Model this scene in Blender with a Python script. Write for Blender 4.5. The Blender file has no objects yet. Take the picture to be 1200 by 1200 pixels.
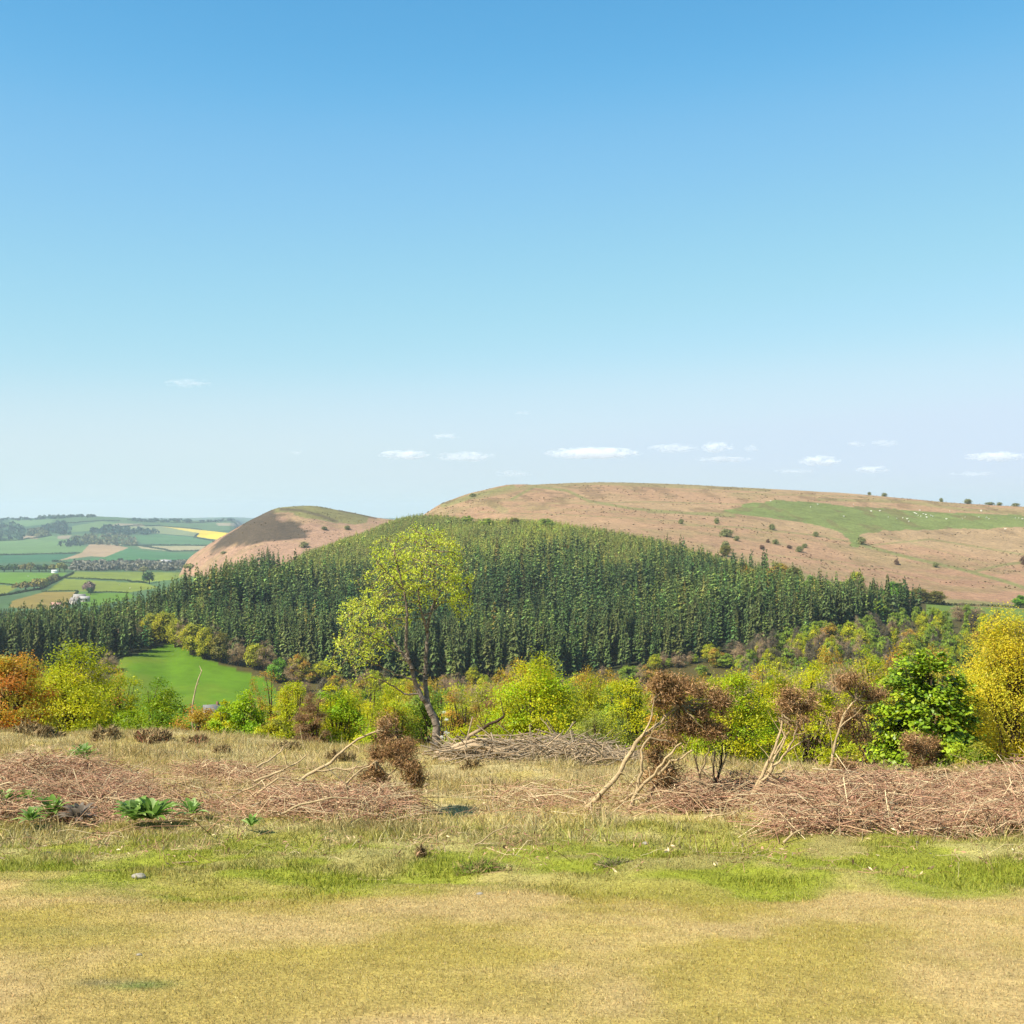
import bpy, math
import numpy as np
rng = np.random.default_rng(11)
SC = bpy.context.scene
COL = SC.collection
F = 1500.0                      # focal length in pixels of a 1200 px frame; the camera stands at the origin looking along +Y


def lin(c, k=1.0):
    c = np.asarray(c, float) / 255.0
    return np.where(c <= 0.04045, c / 12.92, ((c + 0.055) / 1.055) ** 2.4) * k


# ------------------------------------------------------------------ numpy noise
def _hash(i, j, s):
    n = (i * 374761393 + j * 668265263 + s * 974711) & 0x7fffffff
    n = ((n ^ (n >> 13)) * 1274126177) & 0x7fffffff
    return ((n ^ (n >> 16)) & 0xffff) / 65535.0


def vnoise(x, y, s=0):
    x = np.asarray(x, float); y = np.asarray(y, float)
    i = np.floor(x).astype(np.int64); j = np.floor(y).astype(np.int64)
    u = x - i; v = y - j
    u = u * u * (3 - 2 * u); v = v * v * (3 - 2 * v)
    a = _hash(i, j, s); b = _hash(i + 1, j, s); c = _hash(i, j + 1, s); d = _hash(i + 1, j + 1, s)
    return (a * (1 - u) + b * u) * (1 - v) + (c * (1 - u) + d * u) * v


def fbm(x, y, s=0, o=4):
    t = 0; a = 0.5; n = 0
    for k in range(o):
        t = t + a * vnoise(x * 2 ** k + 17.3 * k, y * 2 ** k - 9.1 * k, s + k); n += a; a *= 0.5
    return t / n


def sstep(a, b, x):
    t = np.clip((np.asarray(x, float) - a) / (b - a), 0, 1)
    return t * t * (3 - 2 * t)


def pchip(x, y, xq):
    x = np.asarray(x, float); y = np.asarray(y, float)
    h = np.diff(x); d = np.diff(y, axis=0)
    d = d / (h if y.ndim == 1 else h[:, None])
    m = np.zeros_like(y)
    hs = h if y.ndim == 1 else h[:, None]
    w1 = 2 * hs[1:] + hs[:-1]; w2 = hs[1:] + 2 * hs[:-1]
    ok = d[:-1] * d[1:] > 0
    with np.errstate(divide='ignore', invalid='ignore'):
        mm = (w1 + w2) / (w1 / d[:-1] + w2 / d[1:])
    m[1:-1] = np.where(ok, mm, 0)
    m[0] = d[0]; m[-1] = d[-1]
    xq = np.clip(xq, x[0], x[-1])
    k = np.clip(np.searchsorted(x, xq, side='right') - 1, 0, len(x) - 2)
    t = (xq - x[k]) / h[k]; hk = h[k]
    if y.ndim > 1:
        t = t[:, None]; hk = hk[:, None]
    return ((1 + 2 * t) * (1 - t) ** 2) * y[k] + t * (1 - t) ** 2 * hk * m[k] + t * t * (3 - 2 * t) * y[k + 1] + t * t * (t - 1) * hk * m[k + 1]


# ------------------------------------------------------------------ terrain: the sight-line height of the land by bearing and distance
NEARK = [(4, -1.6), (6.5, -1.95), (8.5, -2.27), (11, -2.64), (15, -3.2)]
BROW = {-300: (24, 862), 0: (24, 862), 200: (24, 860), 400: (23, 876), 600: (22.5, 884), 800: (20, 893), 1000: (19, 903), 1200: (18.5, 906), 1500: (18.5, 906)}
FARK = {
    -300: [(300, 950), (420, 830), (500, 775), (600, 750), (750, 765), (1000, 737), (1300, 707), (1500, 693), (2000, 670), (2400, 662), (3000, 651), (3600, 641), (4300, 629), (5200, 613), (5800, 609), (6600, 613), (12000, 607)],
    0: [(300, 950), (420, 830), (500, 783), (600, 765), (750, 767), (1000, 737), (1300, 707), (1500, 693), (2000, 670), (2400, 662), (3000, 651), (3600, 641), (4300, 629), (5200, 613), (5800, 608.5), (6600, 612), (12000, 607)],
    100: [(300, 950), (420, 840), (500, 778), (590, 752), (700, 757), (1000, 737), (1300, 707), (1500, 693), (2000, 670), (2400, 662), (3000, 652), (3600, 641), (4300, 628), (5000, 611), (5500, 605), (6600, 611), (12000, 607)],
    150: [(300, 950), (430, 830), (500, 768), (600, 737), (700, 748), (1000, 737), (1300, 708), (1500, 693), (2000, 671), (2400, 663), (3000, 652), (3600, 642), (4300, 630), (5000, 614), (5500, 607), (6600, 612), (12000, 607)],
    200: [(300, 950), (430, 832), (520, 762), (640, 716), (760, 732), (1000, 732), (1300, 703), (1500, 684), (2000, 671), (2400, 664), (3000, 653), (3600, 643), (4300, 632), (5000, 618), (5700, 610), (6600, 612), (12000, 607)],
    220: [(300, 950), (430, 832), (520, 760), (660, 706), (780, 722), (1000, 724), (1200, 703), (1400, 656), (1700, 678), (2400, 664), (3000, 653), (3600, 643), (4300, 632), (5000, 618), (5700, 610), (6600, 612), (12000, 607)],
    240: [(300, 948), (430, 833), (520, 762), (680, 699), (800, 714), (1000, 715), (1200, 682), (1400, 641), (1700, 668), (2400, 664), (3000, 653), (3600, 643), (4300, 632), (5000, 619), (5700, 611), (6600, 612), (12000, 606.5)],
    270: [(300, 945), (430, 834), (520, 768), (720, 690), (850, 708), (1000, 709), (1200, 668), (1400, 623), (1700, 660), (2400, 664), (3600, 643), (5700, 611), (12000, 606)],
    300: [(300, 942), (430, 838), (510, 778), (570, 748), (700, 698), (800, 680), (900, 700), (1050, 698), (1200, 655), (1400, 606), (1700, 650), (2400, 664), (12000, 607)],
    330: [(300, 940), (430, 842), (510, 779), (570, 750), (700, 700), (850, 668), (950, 690), (1080, 684), (1220, 645), (1420, 594), (1700, 640), (2400, 664), (12000, 607)],
    360: [(300, 940), (430, 845), (490, 790), (560, 760), (690, 708), (800, 672), (910, 651), (1000, 672), (1100, 672), (1230, 640), (1430, 592.5), (1700, 640), (2400, 664), (12000, 607)],
    400: [(300, 942), (420, 850), (480, 797), (560, 763), (690, 710), (800, 670), (980, 637), (1060, 650), (1150, 652), (1260, 632), (1440, 598.5), (1700, 640), (2400, 664), (12000, 607)],
    450: [(300, 945), (420, 850), (475, 800), (560, 760), (690, 705), (800, 663), (900, 638), (1060, 619), (1130, 632), (1250, 628), (1450, 607.5), (1700, 640), (2400, 664), (12000, 607)],
    480: [(300, 945), (420, 850), (475, 800), (560, 757), (690, 702), (800, 659), (900, 633), (1080, 609), (1160, 613), (1300, 613), (1450, 610), (1700, 640), (2400, 664), (12000, 607)],
    500: [(300, 947), (420, 850), (475, 800), (560, 755), (690, 700), (800, 656), (900, 628), (1080, 606), (1180, 601), (1300, 602), (1500, 615), (1700, 640), (2400, 664), (12000, 607)],
    520: [(300, 947), (420, 850), (475, 800), (560, 753), (690, 698), (800, 654), (900, 628), (1060, 606), (1200, 589), (1300, 592), (1500, 610), (1700, 640), (2400, 664), (12000, 607)],
    560: [(300, 948), (420, 850), (475, 800), (560, 750), (690, 696), (800, 653), (900, 627), (1040, 607), (1180, 583), (1260, 576), (1350, 582), (1700, 640), (2400, 664), (12000, 607)],
    600: [(300, 950), (420, 850), (475, 798), (560, 748), (690, 692), (800, 652), (900, 624), (1000, 611), (1150, 586), (1320, 568.5), (1450, 576), (1800, 640), (2400, 664), (12000, 607)],
    700: [(300, 950), (415, 850), (472, 795), (560, 747), (680, 692), (790, 652), (870, 625), (960, 610), (1150, 588), (1420, 565), (1550, 575), (1900, 640), (2400, 664), (12000, 607)],
    800: [(300, 948), (415, 848), (470, 785), (560, 738), (680, 690), (780, 661), (860, 640), (960, 620), (1150, 592), (1420, 568), (1550, 578), (1900, 640), (2400, 664), (12000, 607)],
    900: [(300, 945), (410, 842), (465, 775), (560, 726), (660, 693), (740, 676), (850, 655), (1000, 625), (1180, 596), (1400, 573), (1550, 585), (1900, 640), (2400, 664), (12000, 607)],
    1000: [(300, 942), (405, 838), (460, 772), (560, 728), (640, 706), (720, 692), (850, 669), (1020, 634), (1200, 601), (1380, 579), (1550, 595), (1900, 640), (2400, 664), (12000, 607)],
    1060: [(300, 940), (400, 835), (460, 775), (560, 733), (640, 712), (710, 702), (850, 676), (1040, 637), (1220, 604), (1370, 584), (1550, 600), (1900, 640), (2400, 664), (12000, 607)],
    1200: [(300, 938), (400, 830), (460, 776), (560, 736), (640, 720), (710, 711), (850, 686), (1050, 645), (1230, 611), (1350, 594), (1550, 612), (1900, 640), (2400, 664), (12000, 607)],
    1500: [(300, 938), (400, 830), (460, 780), (560, 744), (640, 730), (710, 722), (850, 696), (1050, 655), (1230, 621), (1350, 605), (1550, 622), (1900, 645), (2400, 664), (12000, 607)],
}
YG = np.concatenate([np.linspace(3, 34, 120)[:-1], np.geomspace(34, 440, 90)[:-1], np.linspace(440, 1600, 330)[:-1], np.geomspace(1600, 12000, 260)])
PXK = sorted(FARK)
_rows = []
for p in PXK:
    bp = sorted(BROW); rb = np.interp(p, bp, [BROW[b][0] for b in bp]); yb = np.interp(p, bp, [BROW[b][1] for b in bp])
    zb = -(yb - 600) / F * rb
    zk = [(3, -1.6)] + NEARK + [(rb, zb), (rb + 5, zb - 1.3), (rb + 16, zb - 5.4), (80, -20.5), (150, -41), (230, -60)]
    kn = [(Y, 600 - z * F / Y) for Y, z in zk] + FARK[p]
    _rows.append(pchip(np.log([k[0] for k in kn]), [k[1] for k in kn], np.log(YG)))
PXG = np.concatenate([[-1500, -900], np.arange(-300, 1501, 5.0), [2100, 2700]])
PYT = pchip(PXK, np.array(_rows), np.clip(PXG, -300, 1500))          # sight-line height by (bearing, distance)
HT = -(PYT - 600) / F * YG[None, :]


def H(X, Y):
    X = np.asarray(X, float); Y = np.asarray(Y, float)
    Yc = np.clip(Y, 3.0, 11999)
    px = np.where(Y > 3, 600 + F * X / Yc, 600)
    px = np.clip(px, PXG[0], PXG[-1] - 1e-6)
    i = np.clip(np.searchsorted(PXG, px, side='right') - 1, 0, len(PXG) - 2)
    j = np.clip(np.searchsorted(YG, Yc, side='right') - 1, 0, len(YG) - 2)
    u = (px - PXG[i]) / (PXG[i + 1] - PXG[i]); v = (Yc - YG[j]) / (YG[j + 1] - YG[j])
    z = (HT[i, j] * (1 - u) + HT[i + 1, j] * u) * (1 - v) + (HT[i, j + 1] * (1 - u) + HT[i + 1, j + 1] * u) * v
    far = sstep(300, 700, Y)
    z = z + far * (fbm(X / 90, Y / 90, 3) - 0.5) * 2.2 * np.where(Y > 1700, 2.5, 1.0)
    near = sstep(5.6, 7.5, Y) * (1 - sstep(34, 60, Y))
    z = z + near * ((fbm(X / 1.3, Y / 1.3, 5) - 0.5) * 0.22 + (fbm(X / 0.35, Y / 0.35, 6, 2) - 0.5) * 0.07)
    z = z + (1 - sstep(5.6, 7.5, Y)) * (fbm(X / 1.6, Y / 1.6, 8, 2) - 0.5) * 0.05
    return z


def G(px, py, ymin=3.5, ymax=11900):
    """the ground point that the sight line through a pixel of the photograph meets"""
    Ys = np.concatenate([np.geomspace(max(ymin, 3.5), 440, 500) if ymin < 440 else [], np.arange(max(440, ymin), min(ymax, 1700), 1.0), np.geomspace(max(1700, ymin), ymax, 900) if ymax > 1700 else []])
    Ys = Ys[Ys <= ymax]
    X = (px - 600) / F * Ys
    hit = np.nonzero(H(X, Ys) >= -(py - 600) / F * Ys)[0]
    k = hit[0] if len(hit) else len(Ys) - 1
    Y = Ys[k]; x = (px - 600) / F * Y
    return np.array([x, Y, float(H(x, Y))])


def P(px, py, Y):
    return np.array([(px - 600) / F * Y, Y, -(py - 600) / F * Y])


def ground(x, y):
    return np.array([x, y, float(H(x, y))])


# ------------------------------------------------------------------ mesh building
class MB:
    def __init__(s):
        s.v = []; s.f3 = []; s.f4 = []; s.c = []; s.n = 0

    def add(s, V, Fc, C):
        V = np.asarray(V, float).reshape(-1, 3); Fc = np.asarray(Fc, int)
        C = np.asarray(C, float)
        if C.ndim == 1:
            C = np.tile(C, (len(V), 1))
        s.v.append(V); s.c.append(C)
        (s.f3 if Fc.shape[1] == 3 else s.f4).append(Fc + s.n)
        s.n += len(V)

    def tube(s, pts, rad, sides=6, col=(.2, .15, .1), cap=True):
        pts = np.asarray(pts, float); n = len(pts); rad = np.broadcast_to(np.asarray(rad, float), (n,))
        t = np.gradient(pts, axis=0); t /= np.linalg.norm(t, axis=1)[:, None] + 1e-9
        ref = np.array([0, 0, 1.0]) if abs(t[:, 2].mean()) < 0.8 else np.array([1.0, 0, 0])
        a = np.cross(t, ref); a /= np.linalg.norm(a, axis=1)[:, None] + 1e-9
        b = np.cross(t, a)
        th = np.arange(sides) / sides * 2 * np.pi
        V = pts[:, None] + rad[:, None, None] * (np.cos(th)[None, :, None] * a[:, None] + np.sin(th)[None, :, None] * b[:, None])
        i = np.arange(n - 1)[:, None] * sides + np.arange(sides)[None]
        j = np.arange(n - 1)[:, None] * sides + (np.arange(sides)[None] + 1) % sides
        Q = np.stack([i, j, j + sides, i + sides], -1).reshape(-1, 4)
        col = np.asarray(col, float)
        if col.ndim == 2:
            col = np.repeat(col, sides, 0)
        base = s.n
        s.add(V.reshape(-1, 3), Q, col)
        if cap:
            for k, o in ((0, 0), (n - 1, (n - 1) * sides)):
                c0 = col[o] if col.ndim == 2 else col
                T = [[sides, (q + 1) % sides, q] if k == 0 else [sides, q, (q + 1) % sides] for q in range(sides)]
                s.add(np.vstack([V[k], pts[k][None]]), np.array(T), c0)

    def segs(s, A, B, ra, rb, col, sides=3):
        A = np.asarray(A, float); B = np.asarray(B, float); n = len(A)
        if n == 0:
            return
        t = B - A; t /= np.linalg.norm(t, axis=1)[:, None] + 1e-9
        ref = np.where(np.abs(t[:, 2:3]) < 0.8, np.array([[0, 0, 1.0]]), np.array([[1.0, 0, 0]]))
        a = np.cross(t, ref); a /= np.linalg.norm(a, axis=1)[:, None] + 1e-9
        b = np.cross(t, a)
        th = np.arange(sides) / sides * 2 * np.pi
        o = np.cos(th)[None, :, None] * a[:, None] + np.sin(th)[None, :, None] * b[:, None]
        ra = np.broadcast_to(np.asarray(ra, float), (n,))[:, None, None]; rb = np.broadcast_to(np.asarray(rb, float), (n,))[:, None, None]
        V = np.concatenate([A[:, None] + o * ra, B[:, None] + o * rb], 1)
        k = np.arange(n)[:, None] * 2 * sides
        q = np.arange(sides)[None]; r = (q + 1) % sides
        Q = np.stack([k + q, k + r, k + r + sides, k + q + sides], -1).reshape(-1, 4)
        col = np.asarray(col, float)
        if col.ndim == 2:
            col = np.repeat(col, 2 * sides, 0)
        s.add(V.reshape(-1, 3), Q, col)

    def leaves(s, Pp, N, L, W, col, D=None):
        """diamond leaves at Pp with normals N; D gives the blade direction"""
        Pp = np.asarray(Pp, float); n = len(Pp)
        if n == 0:
            return
        N = N / (np.linalg.norm(N, axis=1)[:, None] + 1e-9)
        if D is None:
            D = rng.normal(size=(n, 3))
        u = D - (D * N).sum(1)[:, None] * N; u /= np.linalg.norm(u, axis=1)[:, None] + 1e-9
        v = np.cross(N, u)
        L = np.broadcast_to(np.asarray(L, float), (n,))[:, None]; W = np.broadcast_to(np.asarray(W, float), (n,))[:, None]
        sag = N * L * 0.12
        V = np.stack([Pp - u * L * .5 - sag, Pp + v * W * .5 - u * L * .05, Pp + u * L * .5 - sag, Pp - v * W * .5 - u * L * .05], 1)
        col = np.asarray(col, float)
        if col.ndim == 2:
            col = np.repeat(col, 4, 0)
        s.add(V.reshape(-1, 3), np.arange(4 * n).reshape(-1, 4), col)

    def arrays(s):
        V = np.concatenate(s.v); C = np.concatenate(s.c)
        f3 = np.concatenate(s.f3) if s.f3 else np.zeros((0, 3), int)
        f4 = np.concatenate(s.f4) if s.f4 else np.zeros((0, 4), int)
        return V, f3, f4, C

    def mesh(s, name, mat, smooth=False):
        return make_mesh(name, *s.arrays(), mat, smooth)

    def build(s, name, mat, parent=None, smooth=False, origin=None):
        V, f3, f4, C = s.arrays()
        if origin is not None:
            V = V - np.asarray(origin)[None]
        o = link(name, make_mesh(name, V, f3, f4, C, mat, smooth), parent)
        if origin is not None:
            o.location = origin
        return o


def make_mesh(name, V, f3, f4, C, mat, smooth=False):
    me = bpy.data.meshes.new(name)
    me.vertices.add(len(V)); me.vertices.foreach_set('co', np.asarray(V, np.float32).ravel())
    nl = f3.size + f4.size
    me.loops.add(nl); me.loops.foreach_set('vertex_index', np.concatenate([f3.ravel(), f4.ravel()]).astype(np.int32))
    n3, n4 = len(f3), len(f4)
    me.polygons.add(n3 + n4)
    tot = np.concatenate([np.full(n3, 3), np.full(n4, 4)]).astype(np.int32)
    me.polygons.foreach_set('loop_start', np.concatenate([[0], np.cumsum(tot)[:-1]]).astype(np.int32))
    if smooth:
        me.polygons.foreach_set('use_smooth', np.ones(n3 + n4, bool))
    if C is not None:
        at = me.color_attributes.new('Col', 'FLOAT_COLOR', 'POINT')
        at.data.foreach_set('color', np.concatenate([C, np.ones((len(C), 1))], 1).astype(np.float32).ravel())
    me.update(calc_edges=True)
    if mat:
        me.materials.append(mat)
    return me


def link(name, data, parent=None):
    o = bpy.data.objects.new(name, data); COL.objects.link(o)
    if parent:
        o.parent = parent
    return o


def tag(o, label=None, cat=None, group=None, kind=None):
    for k, v in (('label', label), ('category', cat), ('group', group), ('kind', kind)):
        if v:
            o[k] = v
    return o


def thing(name, label, cat, loc, group=None, rz=0.0):
    o = link(name, None); o.empty_display_size = 0.2
    o.location = [float(q) for q in loc]; o.rotation_euler = (0, 0, rz)
    return tag(o, label, cat, group)


def copy_tree(o, loc, rz=0, scale=(1, 1, 1), label=None, group=None):
    c = o.copy(); COL.objects.link(c); c.location = [float(q) for q in loc]; c.rotation_euler = (0, 0, rz); c.scale = scale
    if label: c['label'] = label
    if group: c['group'] = group
    for ch in list(o.children):
        d = ch.copy(); COL.objects.link(d); d.parent = c
        for g in list(ch.children):
            e = g.copy(); COL.objects.link(e); e.parent = d
    return c


# ------------------------------------------------------------------ materials
def new_mat(name):
    m = bpy.data.materials.new(name); m.use_nodes = True
    nt = m.node_tree; nt.nodes.clear()
    out = nt.nodes.new('ShaderNodeOutputMaterial')
    return m, nt, out


def N(nt, typ, **kw):
    n = nt.nodes.new(typ)
    for k, v in kw.items():
        if k in n.inputs: n.inputs[k].default_value = v
        else: setattr(n, k, v)
    return n


def leaf_mat(name, trans=0.35, rough=0.5, spec=0.3):
    m, nt, out = new_mat(name)
    at = N(nt, 'ShaderNodeAttribute', attribute_name='Col')
    pb = N(nt, 'ShaderNodeBsdfPrincipled', Roughness=rough); pb.inputs['Specular IOR Level'].default_value = spec
    nt.links.new(at.outputs['Color'], pb.inputs['Base Color'])
    if trans > 0:
        tr = N(nt, 'ShaderNodeBsdfTranslucent'); mx = N(nt, 'ShaderNodeMixShader', Fac=trans)
        nt.links.new(at.outputs['Color'], tr.inputs['Color'])
        nt.links.new(pb.outputs[0], mx.inputs[1]); nt.links.new(tr.outputs[0], mx.inputs[2])
        nt.links.new(mx.outputs[0], out.inputs[0])
    else:
        nt.links.new(pb.outputs[0], out.inputs[0])
    return m


def ground_mat(name, scales, amount=0.5, bump=0.3, bump_scale=None, rough=0.95, bdist=0.05):
    """a colour attribute broken up by noises of several sizes, with a bump"""
    m, nt, out = new_mat(name)
    at = N(nt, 'ShaderNodeAttribute', attribute_name='Col')
    tc = N(nt, 'ShaderNodeTexCoord')
    pb = N(nt, 'ShaderNodeBsdfPrincipled', Roughness=rough); pb.inputs['Specular IOR Level'].default_value = 0.1
    prev = at.outputs['Color']
    for sc, am in scales:
        nz = N(nt, 'ShaderNodeTexNoise', Scale=sc, Detail=4.0, Roughness=0.65)
        nt.links.new(tc.outputs['Object'], nz.inputs['Vector'])
        mr = N(nt, 'ShaderNodeMapRange'); mr.inputs['From Min'].default_value = 0.3; mr.inputs['From Max'].default_value = 0.7
        mr.inputs['To Min'].default_value = 1 - am; mr.inputs['To Max'].default_value = 1 + am
        nt.links.new(nz.outputs['Fac'], mr.inputs['Value'])
        mx = N(nt, 'ShaderNodeMix', data_type='RGBA', blend_type='MULTIPLY'); mx.inputs[0].default_value = 1.0
        nt.links.new(prev, mx.inputs[6]); nt.links.new(mr.outputs[0], mx.inputs[7])
        prev = mx.outputs[2]
    nt.links.new(prev, pb.inputs['Base Color'])
    nz = N(nt, 'ShaderNodeTexNoise', Scale=bump_scale or scales[-1][0], Detail=5.0, Roughness=0.7)
    nt.links.new(tc.outputs['Object'], nz.inputs['Vector'])
    bp = N(nt, 'ShaderNodeBump', Strength=bump, Distance=bdist)
    nt.links.new(nz.outputs['Fac'], bp.inputs['Height']); nt.links.new(bp.outputs[0], pb.inputs['Normal'])
    nt.links.new(pb.outputs[0], out.inputs[0])
    return m


M_LEAF = leaf_mat('fresh_leaves', 0.5, 0.5, 0.25)
M_GLOSSY = leaf_mat('glossy_leaves', 0.25, 0.42, 0.4)
M_NEEDLE = leaf_mat('conifer_needles', 0.0, 0.7, 0.15)
M_DRY = leaf_mat('dry_plant', 0.15, 0.8, 0.1)
M_BARK = ground_mat('bark', [(6, .3), (40, .35)], bump=0.6, bump_scale=45, bdist=0.02)
M_WOOD = ground_mat('bleached_wood', [(5, .2), (60, .25)], bump=0.4, bump_scale=70, bdist=0.008)
M_TURF = ground_mat('turf', [(1.1, .12), (9, .22), (60, .35)], bump=0.7, bump_scale=70, bdist=0.02)
M_MOOR = ground_mat('moor_ground', [(.012, .10), (.07, .16), (.25, .24), (.6, .3)], bump=0.6, bump_scale=.4, bdist=1.0)
M_FIELD = ground_mat('field_ground', [(.004, .14), (.03, .14), (.2, .14)], bump=0.25, bump_scale=.2, bdist=0.6)
M_PLAIN = ground_mat('painted_render', [(.5, .08), (4, .06)], bump=0.1, bump_scale=6, bdist=.02)
M_WOOL = ground_mat('fleece', [(5, .1)], bump=.3, bump_scale=30, bdist=.03)
M_STONE = ground_mat('stone', [(8, .25), (40, .2)], bump=.6, bump_scale=40, bdist=.01)

# ------------------------------------------------------------------ colours of the near ground
K = 0.69                         # ratio of a surface's own colour to its sunlit value in the picture
STRAW = lin((224, 192, 124), K * .9); OLIVE = lin((202, 178, 88), K * .9); TAN = lin((220, 184, 122), K * .88); LUSH = lin((156, 164, 44), K)
DEADG = lin((204, 182, 122), K); SOIL = lin((140, 108, 66), K)


def turf_colour(X, Y):
    X = np.asarray(X, float); Y = np.asarray(Y, float)
    n1 = fbm(X / 1.1, Y / 1.1, 21)[..., None]; n2 = fbm(X / .45 + 7, Y / .45, 22)[..., None]; n3 = fbm(X / 3.0, Y / 2.0, 25)[..., None]
    path = STRAW * (1 - sstep(.42, .62, n1)) + OLIVE * sstep(.42, .62, n1)
    low = (1 - sstep(3.8, 5.2, Y))[..., None]
    path = path * (1 - low * .65 * sstep(.35, .6, n3)) + TAN * low * .65 * sstep(.35, .6, n3)
    edge = Y + (n1[..., 0] - .5) * 1.3 + (n2[..., 0] - .5) * .6
    g = sstep(6.25, 6.75, edge) * (1 - sstep(8.0, 11.5, edge))
    g = (g * (.35 + .5 * sstep(.38, .58, n2[..., 0])))[..., None]
    rough = DEADG * (1 - .6 * sstep(.42, .62, n2)) + OLIVE * .6 * sstep(.42, .62, n2)
    rough = rough * (1 - .35 * sstep(.5, .7, n1)) + SOIL * .35 * sstep(.5, .7, n1)
    r = sstep(6.5, 8.0, edge)[..., None]
    c = path * (1 - r) + rough * r
    c = c * (1 - g) + LUSH * g
    for (cx, cy, rx, ry, cc) in ((-1.31, 4.52, .12, .06, lin((96, 132, 60), K)), (-1.47, 4.56, .12, .05, lin((150, 138, 96), K)), (-1.9, 5.5, .35, .12, lin((176, 160, 84), K))):
        d = np.exp(-(((X - cx) / rx) ** 2 + ((Y - cy) / ry) ** 2))[..., None] * .8
        c = c * (1 - d) + cc * d
    return c


# ------------------------------------------------------------------ near ground sheet
def grade(a, b, n, p):
    t = np.linspace(-1, 1, n); return np.sign(t) * np.abs(t) ** p * b


xs = grade(0, 1, 521, 1.0) * 13
xs = np.concatenate([[-90, -60, -40, -28, -20, -16], xs, [16, 20, 28, 40, 60, 90]])
ys = np.concatenate([[-90, -50, -25, -12, -6, -3, 0, 2, 3], np.arange(3.4, 12, .05), np.arange(12, 26, .11), np.arange(26, 36.1, .8)])
XX, YY = np.meshgrid(xs, ys)
ZZ = H(XX, YY)
nx, ny = len(xs), len(ys)
idx = np.arange(nx * ny).reshape(ny, nx)
Q = np.stack([idx[:-1, :-1], idx[:-1, 1:], idx[1:, 1:], idx[1:, :-1]], -1).reshape(-1, 4)
me = make_mesh('ground', np.stack([XX, YY, ZZ], -1).reshape(-1, 3), np.zeros((0, 3), int), Q, turf_colour(XX, YY).reshape(-1, 3), M_TURF, True)
tag(link('ground', me), kind='structure')

# ------------------------------------------------------------------ far terrain: classes of land by where the photograph shows them


def inpoly(px, py, poly):
    poly = np.asarray(poly, float); r = np.zeros(np.shape(px), bool)
    j = len(poly) - 1
    for i in range(len(poly)):
        xi, yi = poly[i]; xj, yj = poly[j]
        with np.errstate(divide='ignore', invalid='ignore'):
            c = ((yi > py) != (yj > py)) & (px < (xj - xi) * (py - yi) / (yj - yi + 1e-12) + xi)
        r ^= c; j = i
    return r


def near_line(px, py, pts, w):
    d = np.full(np.shape(px), 1e9)
    pts = np.asarray(pts, float)
    for a, b in zip(pts[:-1], pts[1:]):
        ab = b - a; L = (ab ** 2).sum()
        t = np.clip(((px - a[0]) * ab[0] + (py - a[1]) * ab[1]) / L, 0, 1)
        d = np.minimum(d, np.hypot(px - a[0] - t * ab[0], (py - a[1] - t * ab[1]) * 1.6))
    return 1 - sstep(w * .5, w, d)


# woodland edges as sight-line heights
FLO = [(-60, 800), (0, 790), (100, 782), (150, 770), (200, 752), (240, 762), (300, 775), (330, 780), (400, 798), (500, 800), (650, 795), (750, 782), (850, 768), (950, 748), (1020, 735), (1085, 722)]
FMID = [(-60, 770), (0, 760), (250, 690), (315, 676), (340, 684), (400, 688), (500, 678), (560, 670), (650, 661), (750, 664), (850, 674), (900, 688), (960, 702), (1030, 712), (1085, 718)]   # tall plantation's upper edge
FHI = [(-60, 755), (0, 760), (250, 690), (340, 667), (400, 638), (450, 620), (480, 610), (500, 607), (530, 609), (560, 613), (600, 612), (650, 616), (700, 622), (750, 632), (800, 643), (850, 658), (880, 668), (900, 676), (960, 688), (1000, 697), (1040, 705), (1085, 716)]
_pp = np.arange(-60, 1100, 20)


def edgeY(tab, lo=440, hi=1250):
    t = np.array(tab, float)
    return np.array([G(p, np.interp(p, t[:, 0], t[:, 1]), lo, hi)[1] for p in _pp])


YLO, YMID, YHI = edgeY(FLO), edgeY(FMID, 440, 1000), edgeY(FHI, 440, 1120)
# behind the crest of the left-hand spur trees continue a little way
CREST = np.array([YG[(YG > 470) & (YG < 1120)][np.argmin(PYT[np.argmin(abs(PXG - p)), (YG > 470) & (YG < 1120)])] for p in _pp])
for k, p in enumerate(_pp):
    if p <= 320:
        YMID[k] = CREST[k] + 45; YHI[k] = YMID[k]
    elif p < 490:
        YHI[k] = CREST[k] + 12

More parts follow.
